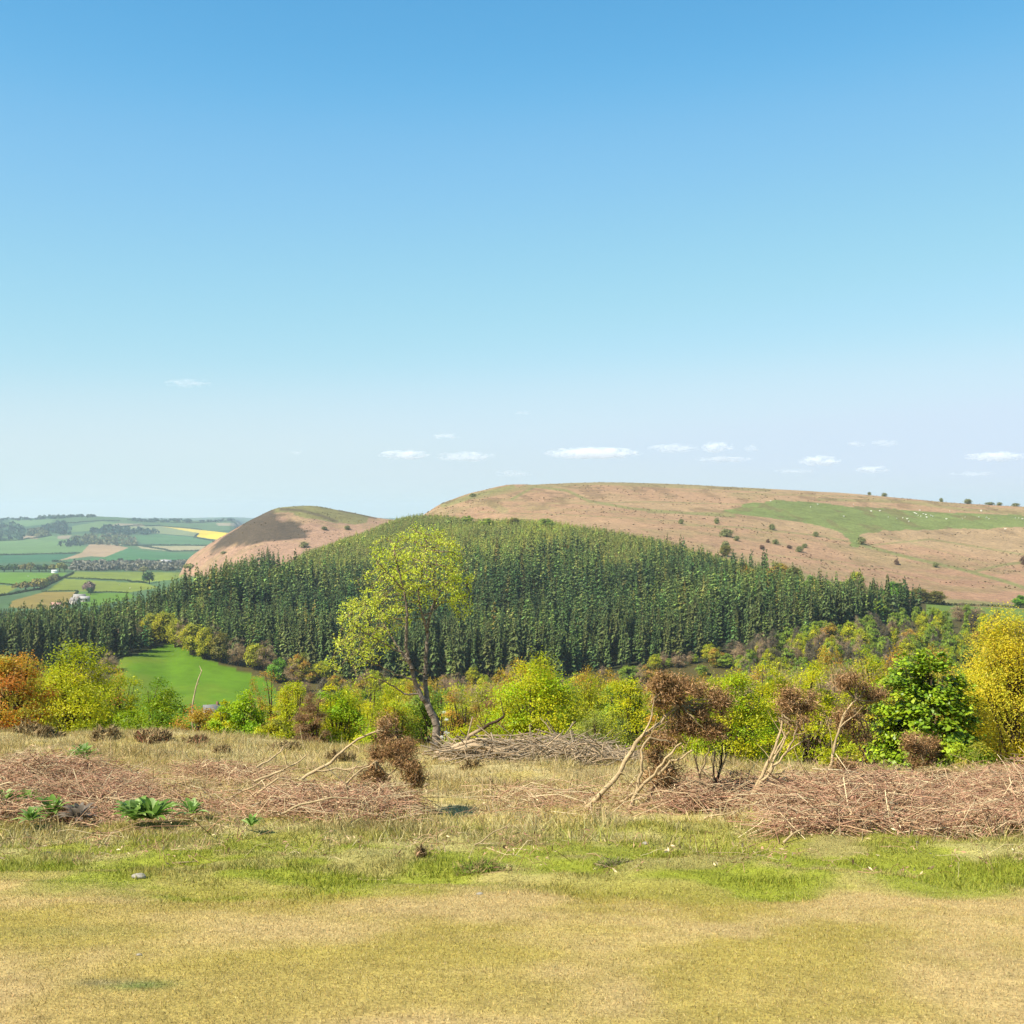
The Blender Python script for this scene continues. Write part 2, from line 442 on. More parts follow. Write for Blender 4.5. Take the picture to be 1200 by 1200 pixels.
FIELDS = [  # (polygon in the photograph, nearest, farthest, colour)
    ([(-40, 646), (-40, 634), (40, 631), (60, 628), (85, 634), (104, 642), (95, 649), (-40, 651)], 2600, 5000, (136, 178, 104)),
    ([(-40, 651), (92, 648), (75, 655), (62, 658), (-40, 661)], 2300, 4400, (84, 148, 100)),
    ([(68, 657), (95, 648), (104, 638), (130, 638), (150, 642), (122, 653), (105, 652)], 2300, 4600, (226, 196, 152)),
    ([(150, 642), (170, 646), (232, 650), (225, 657), (110, 660), (75, 658), (122, 653)], 2200, 4600, (98, 160, 96)),
    ([(160, 640), (252, 640), (246, 645), (200, 646), (165, 643)], 2600, 5000, (214, 206, 156)),
    ([(187, 616), (237, 621.5), (234, 625), (190, 618.5)], 3500, 5700, (240, 218, 96)),
    ([(235, 621.5), (273, 625.5), (262, 634), (229, 629)], 3200, 5700, (250, 222, 44)),
    ([(155, 628), (185, 626), (229, 630), (264, 634), (236, 639), (165, 637)], 2600, 5000, (112, 164, 104)),
    ([(140, 618), (187, 616.5), (232, 625), (228, 628.5), (185, 625.5), (150, 620)], 3500, 5700, (176, 190, 130)),
    ([(24, 628), (46, 627.5), (43, 632), (24, 631.5)], 3300, 5200, (222, 200, 164)),
    ([(67, 628), (83, 627.5), (80, 631.5), (66, 632)], 3300, 5200, (206, 192, 158)),
    ([(125, 613), (165, 614), (170, 617), (130, 617)], 3500, 5700, (198, 186, 150)),
    ([(10, 610), (60, 609), (62, 613), (30, 617), (12, 613)], 3500, 5900, (136, 178, 120)),
    ([(83, 617), (118, 611), (138, 613), (122, 618), (108, 622), (84, 624)], 3500, 5900, (140, 176, 108)),
    ([(252, 613), (300, 612.5), (300, 616), (255, 616.5)], 3500, 7500, (206, 196, 160)),
    ([(-40, 671), (78, 671.5), (62, 684), (25, 686.5), (-40, 681)], 1200, 2100, (122, 176, 62)),
    ([(-40, 683), (22, 687.5), (0, 699), (-40, 703)], 1150, 2000, (152, 174, 72)),
    ([(88, 670), (217, 671), (214, 678), (172, 683), (150, 680), (76, 677.5)], 1200, 2150, (148, 178, 74)),
    ([(75, 678.5), (170, 684), (186, 689), (150, 694.5), (54, 692.5)], 1150, 2000, (148, 176, 72)),
    ([(14, 704), (50, 694), (88, 693.5), (82, 705), (70, 716), (10, 712)], 1000, 1700, (172, 164, 88)),
    ([(92, 694), (105, 695), (150, 695), (160, 700), (105, 712), (84, 706)], 1000, 1700, (118, 172, 52)),
]
KT = 0.44
BRACKEN = lin((214, 178, 130), KT); BRACKEN2 = lin((212, 168, 126), KT); MGREEN = lin((142, 152, 72), KT); FLOOR = lin((70, 74, 40), KT); HILLG = lin((116, 150, 92), KT * .8)
MEADOW = [(126, 800), (141, 772), (160, 758), (186, 748), (210, 756), (240, 772), (275, 784), (315, 797), (345, 840), (330, 880), (100, 880)]

pxs = np.concatenate([np.arange(-1500, -300, 100), np.arange(-300, -60, 12), np.arange(-60, 1260.1, 1.5), np.arange(1272, 1500, 12), np.arange(1500, 2701, 100)])
yfs = np.concatenate([np.geomspace(34, 440, 70)[:-1], np.arange(440, 1560, 5.0), np.arange(1560, 2400, 12.0), np.arange(2400, 6200, 15.0), np.geomspace(6200, 12000, 25)])
PX, YF = np.meshgrid(pxs, yfs)
XF = (PX - 600) / F * YF
ZF = H(XF, YF) - .12 * (1 - sstep(34, 40, YF))
PYF = 600 - ZF * F / YF
cls = np.zeros(PX.shape, int)                                  # 0 hillside below the brow
C = np.tile(lin((92, 84, 44), KT), PX.shape + (1,)).reshape(PX.shape + (3,))
ylo = np.interp(PX, _pp, YLO); yhi = np.interp(PX, _pp, YHI); crest = np.interp(PX, _pp, CREST)
wob = fbm(XF / 30, YF / 30, 41)
forest = (YF > ylo - 6) & (YF < yhi + 4) & (PX < 1070 + 20 * wob)
cls[forest] = 2; C[forest] = FLOOR
spur = (YF >= 430) & (YF < 1000) & (PX <= 330) & ~forest
moor = (((PX >= 480) & (YF >= yhi + 4) & (PX < 1000)) | ((PX >= 1000) & (YF > 690))) & (YF < 2300) & ~forest
cls[moor] = 3
n = fbm(XF / 160, YF / 160, 31)[..., None]; n2 = fbm(XF / 25, YF / 25, 33)[..., None]
mc = BRACKEN * (1 - sstep(.4, .65, n)) + BRACKEN2 * sstep(.4, .65, n)
red = (sstep(640, 690, PYF) * sstep(880, 960, PX))[..., None]
mc = mc * (1 - .55 * red) + lin((210, 158, 122), KT) * .55 * red
mg = np.maximum.reduce([
    near_line(PX, PYF, [(560, 583), (620, 570), (700, 566), (800, 570), (900, 574)], 5) * .55,
    near_line(PX, PYF, [(600, 585), (626, 570), (665, 575), (690, 587), (740, 596), (800, 601), (860, 605)], 3.2) * .8,
    near_line(PX, PYF, [(760, 600), (845, 602), (930, 600)], 3) * .7,
    near_line(PX, PYF, [(800, 615), (870, 618), (960, 628), (1010, 637)], 2.2) * .6,
    near_line(PX, PYF, [(1000, 632), (1015, 640), (1060, 652), (1130, 668), (1180, 682), (1210, 692)], 4) * .9,
    near_line(PX, PYF, [(1010, 640), (1090, 632), (1140, 640), (1200, 650)], 2.2) * .6,
    near_line(PX, PYF, [(1140, 670), (1175, 662), (1200, 659)], 3.5) * .75,
    near_line(PX, PYF, [(960, 585), (1060, 588), (1130, 597), (1200, 602)], 4) * .6,
    near_line(PX, PYF, [(1080, 705), (1130, 706), (1205, 712)], 7) * .8,
    near_line(PX, PYF, [(930, 672), (960, 680), (1000, 688), (1060, 700)], 8) * .7,
    near_line(PX, PYF, [(520, 592), (560, 580), (600, 571)], 6) * .8,
    near_line(PX, PYF, [(575, 590), (590, 598)], 8) * .5,
    near_line(PX, PYF, [(640, 590), (760, 588), (900, 592)], 1.5) * .5,
    near_line(PX, PYF, [(560, 600), (680, 604), (790, 610), (860, 622)], 1.4) * .45,
    near_line(PX, PYF, [(900, 650), (1000, 660), (1100, 684)], 1.5) * .45,
    near_line(PX, PYF, [(1040, 628), (1120, 650), (1200, 672)], 1.4) * .4,
    near_line(PX, PYF, [(860, 578), (1000, 582), (1200, 598)], 1.6) * .5,
    sstep(.55, .7, n[..., 0] * .5 + n2[..., 0] * .5) * .35,
])
gf = inpoly(PX + (wob - .5) * 16 + (n2[..., 0] - .5) * 10, PYF + (n2[..., 0] - .5) * 5, [(846, 600), (880, 589), (920, 586), (1000, 594), (1100, 600), (1260, 606), (1260, 616), (1120, 620), (1040, 622), (1012, 626), (1003, 642), (992, 640), (990, 625), (940, 612)])
mg = np.maximum(mg, gf * .97)[..., None]
gcol = lin((166, 164, 98), KT) * (1 - gf[..., None]) + lin((150, 162, 88), KT) * gf[..., None]
mc = mc * (1 - mg) + gcol * mg
dk = (sstep(.60, .68, fbm(XF / 14, YF / 40, 35)) * sstep(1000, 1150, YF) * .5)[..., None]
mc = mc * (1 - dk) + lin((150, 122, 84), KT) * dk
C[moor] = mc[moor]
# strip of pasture under the moor at the right
pst = (PX > 1085) & (YF > 590) & (YF <= 690)
cls[pst] = 6; C[pst] = lin((138, 160, 66), KT)
rhill = (YF > 1000) & (YF < 1640) & (PX > 196) & (PX < 520) & ~moor
rh = rhill & ((PYF < 676 - (PX - 214) * .02) | (PX > 250))
cls[rh] = 4
rc = np.tile(lin((206, 164, 130), KT), PX.shape + (1,)).reshape(PX.shape + (3,))
rc = rc * (1 - .5 * sstep(.5, .7, n2)) + lin((186, 160, 110), KT) * .5 * sstep(.5, .7, n2)
top = .9 * inpoly(PX + (wob - .5) * 24, PYF + (n2[..., 0] - .5) * 6, [(318, 604), (330, 590), (345, 585), (400, 592), (440, 604), (420, 615), (392, 612), (360, 608), (340, 600)])[..., None] * .85
rc = rc * (1 - top) + lin((146, 150, 84), KT) * top
hea = inpoly(PX + (wob - .5) * 30, PYF + (n2[..., 0] - .5) * 16, [(240, 652), (252, 636), (270, 620), (300, 600), (324, 592), (326, 606), (342, 613), (358, 622), (356, 629), (312, 634), (290, 639), (262, 642)])[..., None]
hea2 = np.maximum(near_line(PX, PYF, [(330, 597), (352, 598), (375, 604), (394, 611)], 3.5), near_line(PX, PYF, [(398, 598), (420, 602), (440, 607)], 3))[..., None] * .7
hm = np.maximum(hea, hea2)
hs_ = 0
for ax, ay in ((0, 0), (2, .8), (-2, .8), (2, -.8), (-2, -.8), (3.5, 0), (-3.5, 0), (0, 1.4), (0, -1.4)):
    hs_ = hs_ + inpoly(PX + ax + (wob - .5) * 30, PYF + ay + (n2[..., 0] - .5) * 20, [(240, 652), (252, 636), (270, 620), (300, 600), (324, 592), (326, 606), (342, 613), (358, 622), (356, 629), (312, 634), (290, 639), (262, 642)])[..., None] / 9.0
hm = np.maximum(np.clip(hs_ + (n2 - .5) * 1.2 * (hs_ > .05) * (hs_ < .98), 0, 1), hea2)
rc = rc * (1 - hm) + lin((114, 98, 76), KT) * hm
C[rh] = rc[rh]
vall = (YF > 430) & ~forest & ~moor & ~rh & ~pst
cls[vall & (YF > 900)] = 5
C[vall & (YF > 900)] = HILLG
uw = sstep(.45, .6, fbm(XF / 420, YF / 300, 51))[..., None]
uc = HILLG * (1 - uw) + lin((92, 128, 88), KT * .8) * uw
C[vall & (YF > 2300)] = uc[vall & (YF > 2300)]
hid = vall & (YF <= 900)
C[hid] = lin((108, 98, 52), KT)
mead = inpoly(PX, PYF, MEADOW) & (YF > 400) & (YF < ylo - 2) & (PX < 360)
cls[mead] = 1
mw = sstep(.45, .65, wob)[..., None]
C[mead] = (lin((118, 158, 30), KT) * (1 - mw) + lin((140, 162, 44), KT) * mw)[mead]
for k, (poly, a, b, c) in enumerate(FIELDS):
    s_ = inpoly(PX, PYF, poly) & (YF > a) & (YF < b) & ~rh & ~forest
    cls[s_] = 100 + k
V = np.stack([XF, YF, ZF], -1).reshape(-1, 3)
nyf, nxf = PX.shape
idx = np.arange(nyf * nxf).reshape(nyf, nxf)
QF = np.stack([idx[:-1, :-1], idx[:-1, 1:], idx[1:, 1:], idx[1:, :-1]], -1).reshape(-1, 4)
qc = cls[:-1, :-1].ravel()
CF = C.reshape(-1, 3)
names = {0: ('hillside', M_FIELD), 1: ('meadow', M_FIELD), 2: ('forest_floor', M_MOOR), 3: ('moorland_hill', M_MOOR), 4: ('heather_hill', M_MOOR), 5: ('farmland', M_FIELD), 6: ('pasture', M_FIELD)}
for c in np.unique(qc):
    q = QF[qc == c]; u, inv = np.unique(q, return_inverse=True)
    nm, mt = names.get(c, ('field', M_FIELD))
    tag(link(nm, make_mesh(nm, V[u], np.zeros((0, 3), int), inv.reshape(-1, 4), CF[u] if c < 100 else np.tile(lin(FIELDS[c - 100][3], KT * ((1.15 if FIELDS[c - 100][3][0] > 238 else .8) if FIELDS[c - 100][2] > 2300 else .95)) * ([1.05, .97, .9] if FIELDS[c - 100][2] > 2300 else [1.15, .93, .75]), (len(u), 1)), mt, True)), kind='structure')


# ------------------------------------------------------------------ conifers
def conifer(seed, levels=15, nb=8, R=.15, base=.1, col=(92, 105, 52), wk=.36):
    r = np.random.default_rng(seed); mb = MB(); c0 = lin(col, .78)
    for t in np.linspace(base, .96, levels):
        t = t + r.normal() * .012
        rad = R * (1 - t) ** .62 * r.uniform(.8, 1.15) * (.75 + .25 * min(1, (t - base) * 8 + .3)) + .008
        m = nb if t < .85 else 6
        a = np.arange(m) / m * 2 * np.pi + r.uniform(0, 6)
        a = a + r.normal(size=m) * .25; L = rad * r.uniform(.6, 1.2, m)
        d = np.stack([np.cos(a), np.sin(a), np.zeros(m)], 1); s_ = np.stack([-np.sin(a), np.cos(a), np.zeros(m)], 1)
        root = np.array([0, 0, t]) + d * .004
        root = root + np.array([0, 0, 1.0]) * r.normal(size=(m, 1)) * .018; dr = r.uniform(.15, .8, m)[:, None]
        tip = root + d * L[:, None] + np.array([0, 0, -1.0]) * L[:, None] * dr
        mid = root + d * L[:, None] * .55 + np.array([0, 0, -1.0]) * L[:, None] * (dr * .3 - .05)
        w = L[:, None] * wk
        cc = c0 * r.uniform(.7, 1.35, (m, 1)) * np.array([1, 1, 1]) * (1 + r.normal(size=(m, 3)) * .06)
        Vq = np.stack([root, mid + s_ * w - [0, 0, .012], tip, mid - s_ * w - [0, 0, .012]], 1).reshape(-1, 3)
        mb.add(Vq, np.arange(4 * m).reshape(-1, 4), np.repeat(cc, 4, 0))
        dn = np.array([0, 0, -1.0]) * (.02 + L[:, None] * .25)
        Vq = np.stack([root + d * L[:, None] * .2, mid + s_ * w * .8, mid + dn * 1.4 + s_ * w * .3, mid + dn * .9 - s_ * w * .5], 1).reshape(-1, 3)
        mb.add(Vq, np.arange(4 * m).reshape(-1, 4), np.repeat(cc * .92, 4, 0))
    th = np.arange(4) / 4 * 2 * np.pi
    ring = np.stack([np.cos(th) * .008, np.sin(th) * .008, np.full(4, .93)], 1)
    mb.add(np.vstack([ring, [[0, 0, 1.0]]]), [[q, (q + 1) % 4, 4] for q in range(4)], c0)
    return mb


def scatter(arrs, pos, hs, ws, rot, tint, pick, name, mat, label_kind=None):
    """joins many small copies of the given trees into one far-off mass"""
    mb = MB()
    for k, (V0, f3, f4, C0) in enumerate(arrs):
        m = np.nonzero(pick == k)[0]
        if not len(m): continue
        c, s_ = np.cos(rot[m])[:, None], np.sin(rot[m])[:, None]
        x = (V0[None, :, 0] * c - V0[None, :, 1] * s_) * ws[m][:, None] + pos[m, 0][:, None]
        y = (V0[None, :, 0] * s_ + V0[None, :, 1] * c) * ws[m][:, None] + pos[m, 1][:, None]
        z = V0[None, :, 2] * hs[m][:, None] + pos[m, 2][:, None]
        Vv = np.stack([x, y, z], -1).reshape(-1, 3)
        Cc = (C0[None] * tint[m][:, None]).reshape(-1, 3)
        off = (np.arange(len(m)) * len(V0))[:, None, None]
        base = mb.n
        mb.v.append(Vv); mb.c.append(Cc); mb.n += len(Vv)
        if len(f3): mb.f3.append((f3[None] + off).reshape(-1, 3) + base)
        if len(f4): mb.f4.append((f4[None] + off).reshape(-1, 4) + base)
    o = mb.build(name, mat)
    return tag(o, kind='stuff')


def poisson(X0, X1, Y0, Y1, d, accept, jitter=.42):
    gx = np.arange(X0, X1, d); gy = np.arange(Y0, Y1, d * .9)
    a, b = np.meshgrid(gx, gy); a = a + (np.arange(len(gy)) % 2)[:, None] * d * .5
    a = a + rng.uniform(-jitter, jitter, a.shape) * d; b = b + rng.uniform(-jitter, jitter, b.shape) * d
    a = a.ravel(); b = b.ravel(); k = accept(a, b)
    return a[k], b[k]


def clearing(p, Y):
    cr_ = np.interp(p, _pp, CREST)
    return (p > 222) & (p < 352) & (Y > cr_ - 105 + 20 * vnoise(p / 9, Y / 30, 5)) & (Y < cr_ - 26)


def tall_ok(X, Y):
    p = 600 + F * X / Y
    return ~clearing(p, Y) & (p > -55) & (p < 1082 - 24 * vnoise(X / 9, Y / 9, 60)) & ((p < 960) | (vnoise(X / 7, Y / 7, 64) > .30)) & (Y > np.interp(p, _pp, YLO)) & (Y < np.interp(p, _pp, YMID)) & (fbm(X / 28, Y / 28, 61) > .33)


tx, ty = poisson(-420, 330, 450, 960, 4.9, tall_ok)
tz = H(tx, ty)
th_ = np.clip(rng.normal(17, 3.3, len(tx)) + (fbm(tx / 45, ty / 45, 62) - .5) * 14, 7, 25)
tpx = 600 + F * tx / ty
th_ *= np.where(tpx > 900, .88, 1.0) * np.interp(tpx, [60, 130, 260, 330], [1, .74, .8, .95])
tints = np.stack([rng.uniform(.6, 1.4, len(tx))] * 3, 1) * (1 + rng.normal(size=(len(tx), 3)) * np.array([.12, .05, .06]))
pt = fbm(tx / 38, ty / 38, 63)[:, None]; tints *= 1.2 * (.72 + .56 * sstep(.35, .65, pt)) * np.where(pt > .5, np.array([[1.1, 1.02, .9]]), np.array([[.94, 1.0, 1.08]]))
brownish = rng.uniform(size=len(tx)) < .09
tints[brownish] *= np.array([1.5, 1.05, .9])
protos = [conifer(100 + k, 25 + k % 3, 11, .135 + .012 * (k % 4), .08 + .07 * (k % 3), (90 + 4 * (k % 3), 107 - 3 * (k % 2), 54), .25) for k in range(8)]
top_py = 600 - (tz + th_) * F / ty
size = th_ / ty * np.where((top_py < 775) & (tpx > -10), 1, .01)
# the conifers that stand free in front of the others show largest: favour the front edge
front = ty - np.interp(tpx, _pp, YLO)
order = np.argsort(-(size * np.where(front < 40, 1.6, 1.0)))
ind, rest = order[:290], order[290:]
cmeshes = [p.mesh('crown', M_NEEDLE) for p in protos]
tr = MB(); tr.tube([(0, 0, -.03), (0, 0, .3), (0, 0, .9)], [.013, .011, .003], 6, lin((120, 100, 82), .6))
tmesh = tr.mesh('trunk', M_BARK)
roots = []
for k in range(8):
    o = thing('conifer', 'tall dark green conifer in the dense plantation across the valley', 'conifer', (0, 0, 0), 'conifers of the dark plantation')
    link('crown', cmeshes[k], o); link('trunk', tmesh, o); roots.append(o)
for q, i in enumerate(ind):
    k = q % 8
    w = th_[i] * rng.uniform(.9, 1.15)
    loc = (tx[i], ty[i], tz[i] - .2); rz = rng.uniform(0, 6.28)
    if q < 8:
        o = roots[k]; o.location = loc; o.rotation_euler = (0, 0, rz); o.scale = (w, w, th_[i])
    else:
        copy_tree(roots[k], loc, rz, (w, w, th_[i]))
lows = [conifer(200 + k, 13, 6, .15, .12, (90, 106, 53)) for k in range(6)]
n_ = len(rest)
scatter([p.arrays() for p in lows], np.stack([tx, ty, tz - .2], 1)[rest], th_[rest], th_[rest] * rng.uniform(.95, 1.25, n_), rng.uniform(0, 6.28, n_), tints[rest], rng.integers(0, 6, n_), 'conifer_plantation', M_NEEDLE)


def young_ok(X, Y):
    p = 600 + F * X / Y
    return clearing(p, Y) | (p > 318) & (p < 900) & (Y > np.interp(p, _pp, YMID)) & (Y < np.interp(p, _pp, YHI))


yx, yy = poisson(-260, 220, 560, 1130, 2.7, young_ok)
n_ = len(yx); hh = rng.normal(4.2, .7, n_) + (fbm(yx / 30, yy / 30, 66) - .5) * 2.6; hh *= np.where(rng.uniform(size=n_) < .03, 1.5, 1)
ti = np.stack([rng.uniform(.8, 1.2, n_)] * 3, 1) * (1 + rng.normal(size=(n_, 3)) * .07)
patch = sstep(.45, .6, fbm(yx / 70, yy / 70, 67))[:, None]
ti = ti * (1 + patch * np.array([.25, .25, 0]))
youngs = [conifer(300 + k, 7, 6, .34, .02, (146, 150, 72)) for k in range(5)]
scatter([p.arrays() for p in youngs], np.stack([yx, yy, H(yx, yy) - .1], 1), hh, hh, rng.uniform(0, 6.28, n_), ti, rng.integers(0, 5, n_), 'young_conifer_plantation', M_NEEDLE)


# ------------------------------------------------------------------ broadleaf trees
def crown_pts(r, n, rx, ry, rz, shell=.45):
    d = r.normal(size=(n, 3)); d /= np.linalg.norm(d, axis=1)[:, None]
    rad = (shell + (1 - shell) * r.uniform(size=n) ** .6)
    lump = .78 + .44 * vnoise(d[:, 0] * 2.2 + 5 + d[:, 2] * 1.3, d[:, 1] * 2.2 + d[:, 2] * 1.7 + 9, int(r.integers(1000)))
    return d * (rad * lump)[:, None] * np.array([rx, ry, rz]), d


def leafy(seed, h, rx, pal, leaf=.09, nclump=90, nleaf=110, base=.12, flat=.5, aspect=.62, clump=.27, up=.8, jit=.16, bark=(110, 92, 72), ry=None, twig=False, mixpal=None, mixp=0.0, taper=.35):
    """crown and trunk builders of a broadleaf tree h metres high, crown half-width rx, base at the origin"""
    r = np.random.default_rng(seed); ry = ry or rx
    cz = h * (1 + base) / 2; rz = h * (1 - base) / 2
    cp, d = crown_pts(r, nclump, rx * .9, ry * .9, rz * .93)
    cp[:, 2] += cz
    wid = 1 - taper * np.clip((cp[:, 2] / h - .6) / .4, 0, 1)
    cp[:, :2] *= wid[:, None]
    pal = [lin(c, K * 1.45) for c in pal]
    ci = r.integers(0, len(pal), nclump)
    cc = np.array([pal[i] for i in ci]) * r.uniform(.82, 1.18, (nclump, 1))
    if mixpal:
        mk = r.uniform(size=nclump) < mixp
        cc[mk] = lin(mixpal, K * 1.3) * r.uniform(.85, 1.15, (mk.sum(), 1))
    rad = clump * rx * r.uniform(.7, 1.3, nclump)
    nn = nclump * nleaf
    cidx = np.repeat(np.arange(nclump), nleaf)
    off = r.normal(size=(nn, 3)) * .55; off[:, 2] *= flat
    Pp = cp[cidx] + off * rad[cidx][:, None]
    # sprays dip at their outer ends
    Pp[:, 2] -= (np.hypot(off[:, 0], off[:, 1]) ** 2) * rad[cidx] * .25
    Nn = r.normal(size=(nn, 3)) * .6 + np.array([0, 0, up]) + d[cidx] * .8
    col = cc[cidx] * (1 + r.normal(size=(nn, 1)) * jit) * (1 + r.normal(size=(nn, 3)) * .05)
    col = np.clip(col, .004, 1)
    L = leaf * r.uniform(.65, 1.35, nn)
    cr = MB()
    cr.leaves(Pp, Nn, L, L * aspect, col, D=(off + d[cidx] * .6 if twig else None))
    tk = MB(); bc = lin(bark, .5)
    lean = r.normal(size=2) * .05 * h
    tp = np.array([[0, 0, -.4], [lean[0] * .2, lean[1] * .2, h * .2], [lean[0] * .6, lean[1] * .6, h * .5], [lean[0], lean[1], h * .85]])
    tr_ = max(.03, h * .018)
    tq = pchip(np.arange(4.), tp, np.linspace(0, 3, 10))
    tk.tube(tq, np.linspace(tr_ * 1.2, tr_ * .25, 10), 7, bc)
    nb = min(nclump, 60)
    for i in r.permutation(nclump)[:nb]:
        t = np.clip(cp[i, 2] / h - r.uniform(.12, .35), .08, .8)
        a = np.array([np.interp(t * 3.2, np.linspace(0, 3, 10), tq[:, q]) for q in range(3)])
        b = cp[i]; m = (a + b) / 2 + r.normal(size=3) * .06 * rx - np.array([0, 0, .05 * h])
        q = np.linspace(0, 1, 6)[:, None]
        pts = (1 - q) ** 2 * a + 2 * q * (1 - q) * m + q * q * b
        tk.tube(pts, np.linspace(tr_ * .4, tr_ * .06, 6), 4, bc * r.uniform(.8, 1.2), cap=False)
    return cr, tk


def plant_tree(name, label, cat, loc, cr, tk, mat=None, group=None, rz=0.0):
    o = thing(name, label, cat, loc, group, rz)
    cr.build('crown', mat or M_LEAF, o); tk.build('trunk', M_BARK, o)
    return o


LIME = [(188, 186, 28), (178, 180, 26), (200, 192, 34), (164, 172, 30)]
GREEN = [(150, 176, 26), (160, 182, 28), (136, 166, 30)]
OLIVEL = [(158, 154, 46), (170, 160, 44), (146, 146, 50)]
ORANGE = [(216, 154, 46), (206, 142, 44), (190, 154, 50), (184, 120, 44)]
GOLD = [(216, 198, 44), (206, 188, 44), (196, 186, 50), (190, 172, 54)]
SYC = [(128, 150, 26), (112, 136, 26), (150, 164, 32)]
BROWN = [(164, 130, 88), (176, 142, 94), (146, 116, 80)]
RUSTY = [(196, 152, 60), (186, 158, 54), (172, 134, 62)]
# (label, px, top, half-width, distance, palette, leaf, clumps, leaves, options)
BELT = [
    ('rust orange leaved tree at the very edge of the belt of young trees', 12, 752, 40, 33, ORANGE, .075, 110, 120, dict(mixpal=(176, 164, 54), mixp=.3)),
    ('big lime green bush beside the rust orange tree', 88, 752, 46, 36, LIME, .075, 150, 130, {}),
    ('lime bush with reddish twigs between two bigger lime bushes', 142, 782, 28, 41, LIME, .075, 70, 110, dict(mixpal=(190, 140, 60), mixp=.15)),
    ('darker green bush at the foot of the bright meadow', 183, 794, 34, 34, [(136, 156, 26), (116, 146, 30), (160, 170, 26)], .075, 90, 130, {}),
    ('low reddish yellow scrubby bush below the meadow', 234, 826, 26, 31, [(176, 150, 50), (164, 150, 40), (180, 130, 56)], .06, 60, 90, {}),
    ('low lime bush in front of the white cottage', 262, 822, 18, 30, GREEN + LIME, .06, 50, 90, {}),
    ('small vivid green bush on the brow of the grass', 288, 816, 26, 30, GREEN, .07, 70, 120, {}),
    ('orange tinged yellow bush beside the vivid green bush', 312, 800, 22, 47, RUSTY + LIME, .075, 60, 90, {}),
    ('upright lime bush with an orange tinged neighbour', 340, 794, 22, 40, LIME, .07, 70, 110, {}),
    ('leafless brown twiggy bush between lime bushes', 364, 806, 17, 34, BROWN, .16, 70, 110, dict(aspect=.07, twig=True, up=.1)),
    ('dense bright green bush behind the fallen dead gorse', 396, 800, 30, 35, GREEN + LIME, .075, 90, 130, {}),
    ('olive yellow tree behind the lone open crowned tree', 432, 788, 30, 60, OLIVEL + LIME, .09, 70, 100, dict(mixpal=(200, 150, 50), mixp=.25)),
    ('yellowish bush close behind the trunk of the lone tree', 466, 812, 28, 42, LIME + OLIVEL, .08, 70, 110, dict(mixpal=(200, 150, 50), mixp=.15)),
    ('rusty leaved thicket bush to one side of the lone trunk', 534, 806, 22, 48, RUSTY, .075, 60, 90, {}),
    ('reddish brown bare thicket bush beside the big lime bush', 572, 802, 24, 40, [(170, 120, 86), (180, 140, 76), (150, 110, 80)], .11, 70, 100, dict(aspect=.16, twig=True, up=.2, mixpal=(176, 170, 40), mixp=.25)),
    ('big bright lime tree behind the brushwood heap', 630, 769, 50, 34, LIME + [(160, 184, 22)], .075, 150, 140, {}),
    ('thin yellow olive tree beyond the brushwood heap', 692, 788, 26, 58, OLIVEL + LIME, .09, 60, 90, {}),
    ('grey green low bush growing through the brushwood heap', 700, 828, 36, 29, [(150, 156, 70), (164, 166, 60), (140, 140, 76)], .05, 70, 90, {}),
    ('lime tree behind the stems of the big dead gorse', 738, 784, 30, 42, LIME, .08, 80, 110, {}),
    ('half orange lime bush behind the brown gorse heads', 776, 800, 28, 37, LIME + RUSTY, .075, 70, 110, {}),
    ('broad lime bush right behind the brown gorse heads', 858, 782, 42, 31, LIME + GREEN, .07, 140, 130, {}),
    ('lime bush standing behind the leaning middle gorse', 908, 780, 32, 36, LIME, .075, 90, 120, {}),
    ('yellow green bush between the two leaning dead gorse bushes', 956, 788, 32, 33, LIME + [(176, 176, 24)], .075, 90, 120, {}),
    ('yellow lime tree just beside the dark sycamore', 1018, 766, 36, 40, LIME + GOLD, .08, 100, 110, {}),
    ('yellow bush between the dark sycamore and the golden tree', 1140, 782, 30, 37, GOLD + LIME, .08, 80, 110, {}),
    ('large golden yellow tree at the far end of the belt', 1184, 712, 60, 29, GOLD, .06, 230, 150, dict(flat=.6)),
    ('dark green low bush under the golden tree', 1142, 868, 24, 24, SYC + OLIVEL, .06, 50, 90, {}),
    ('white blossoming bush just behind the lone trunk', 519, 822, 9, 44, [(236, 232, 214), (220, 220, 190), (170, 172, 80)], .05, 26, 70, {}),
    ('small yellow green bush filling the gap at the brow', 322, 842, 20, 27, LIME + OLIVEL, .055, 40, 90, {}),
    ('low lime bush behind the hanging clump of dead gorse', 440, 842, 26, 30, LIME + GREEN, .06, 50, 100, {}),
    ('low yellow bush behind the pale cut branches', 560, 842, 26, 29, LIME + OLIVEL, .06, 50, 100, {}),
]
for k, (lab, px, top, hw, Y, pal, leaf, nc, nl, opt) in enumerate(BELT):
    x = (px - 600) / F * Y; g = ground(x, Y)
    h = -(top - 600) / F * Y - g[2]
    rx = hw / F * Y * 1.3; leaf *= .78 if 'aspect' not in opt else 1; nl = int(nl * 1.5)
    bs = opt.pop('base', .06) if h < 4 else opt.pop('base', .1)
    cr, tk = leafy(1000 + k, h * 1.03, rx, pal, leaf, nc, nl, base=bs, **opt)
    cat = 'tree' if 'tree' in lab.split(' ')[:4] or 'sapling' in lab else 'bush'
    plant_tree('young_tree' if cat == 'tree' else 'bush', lab, cat, g, cr, tk, group='young trees and bushes below the brow')

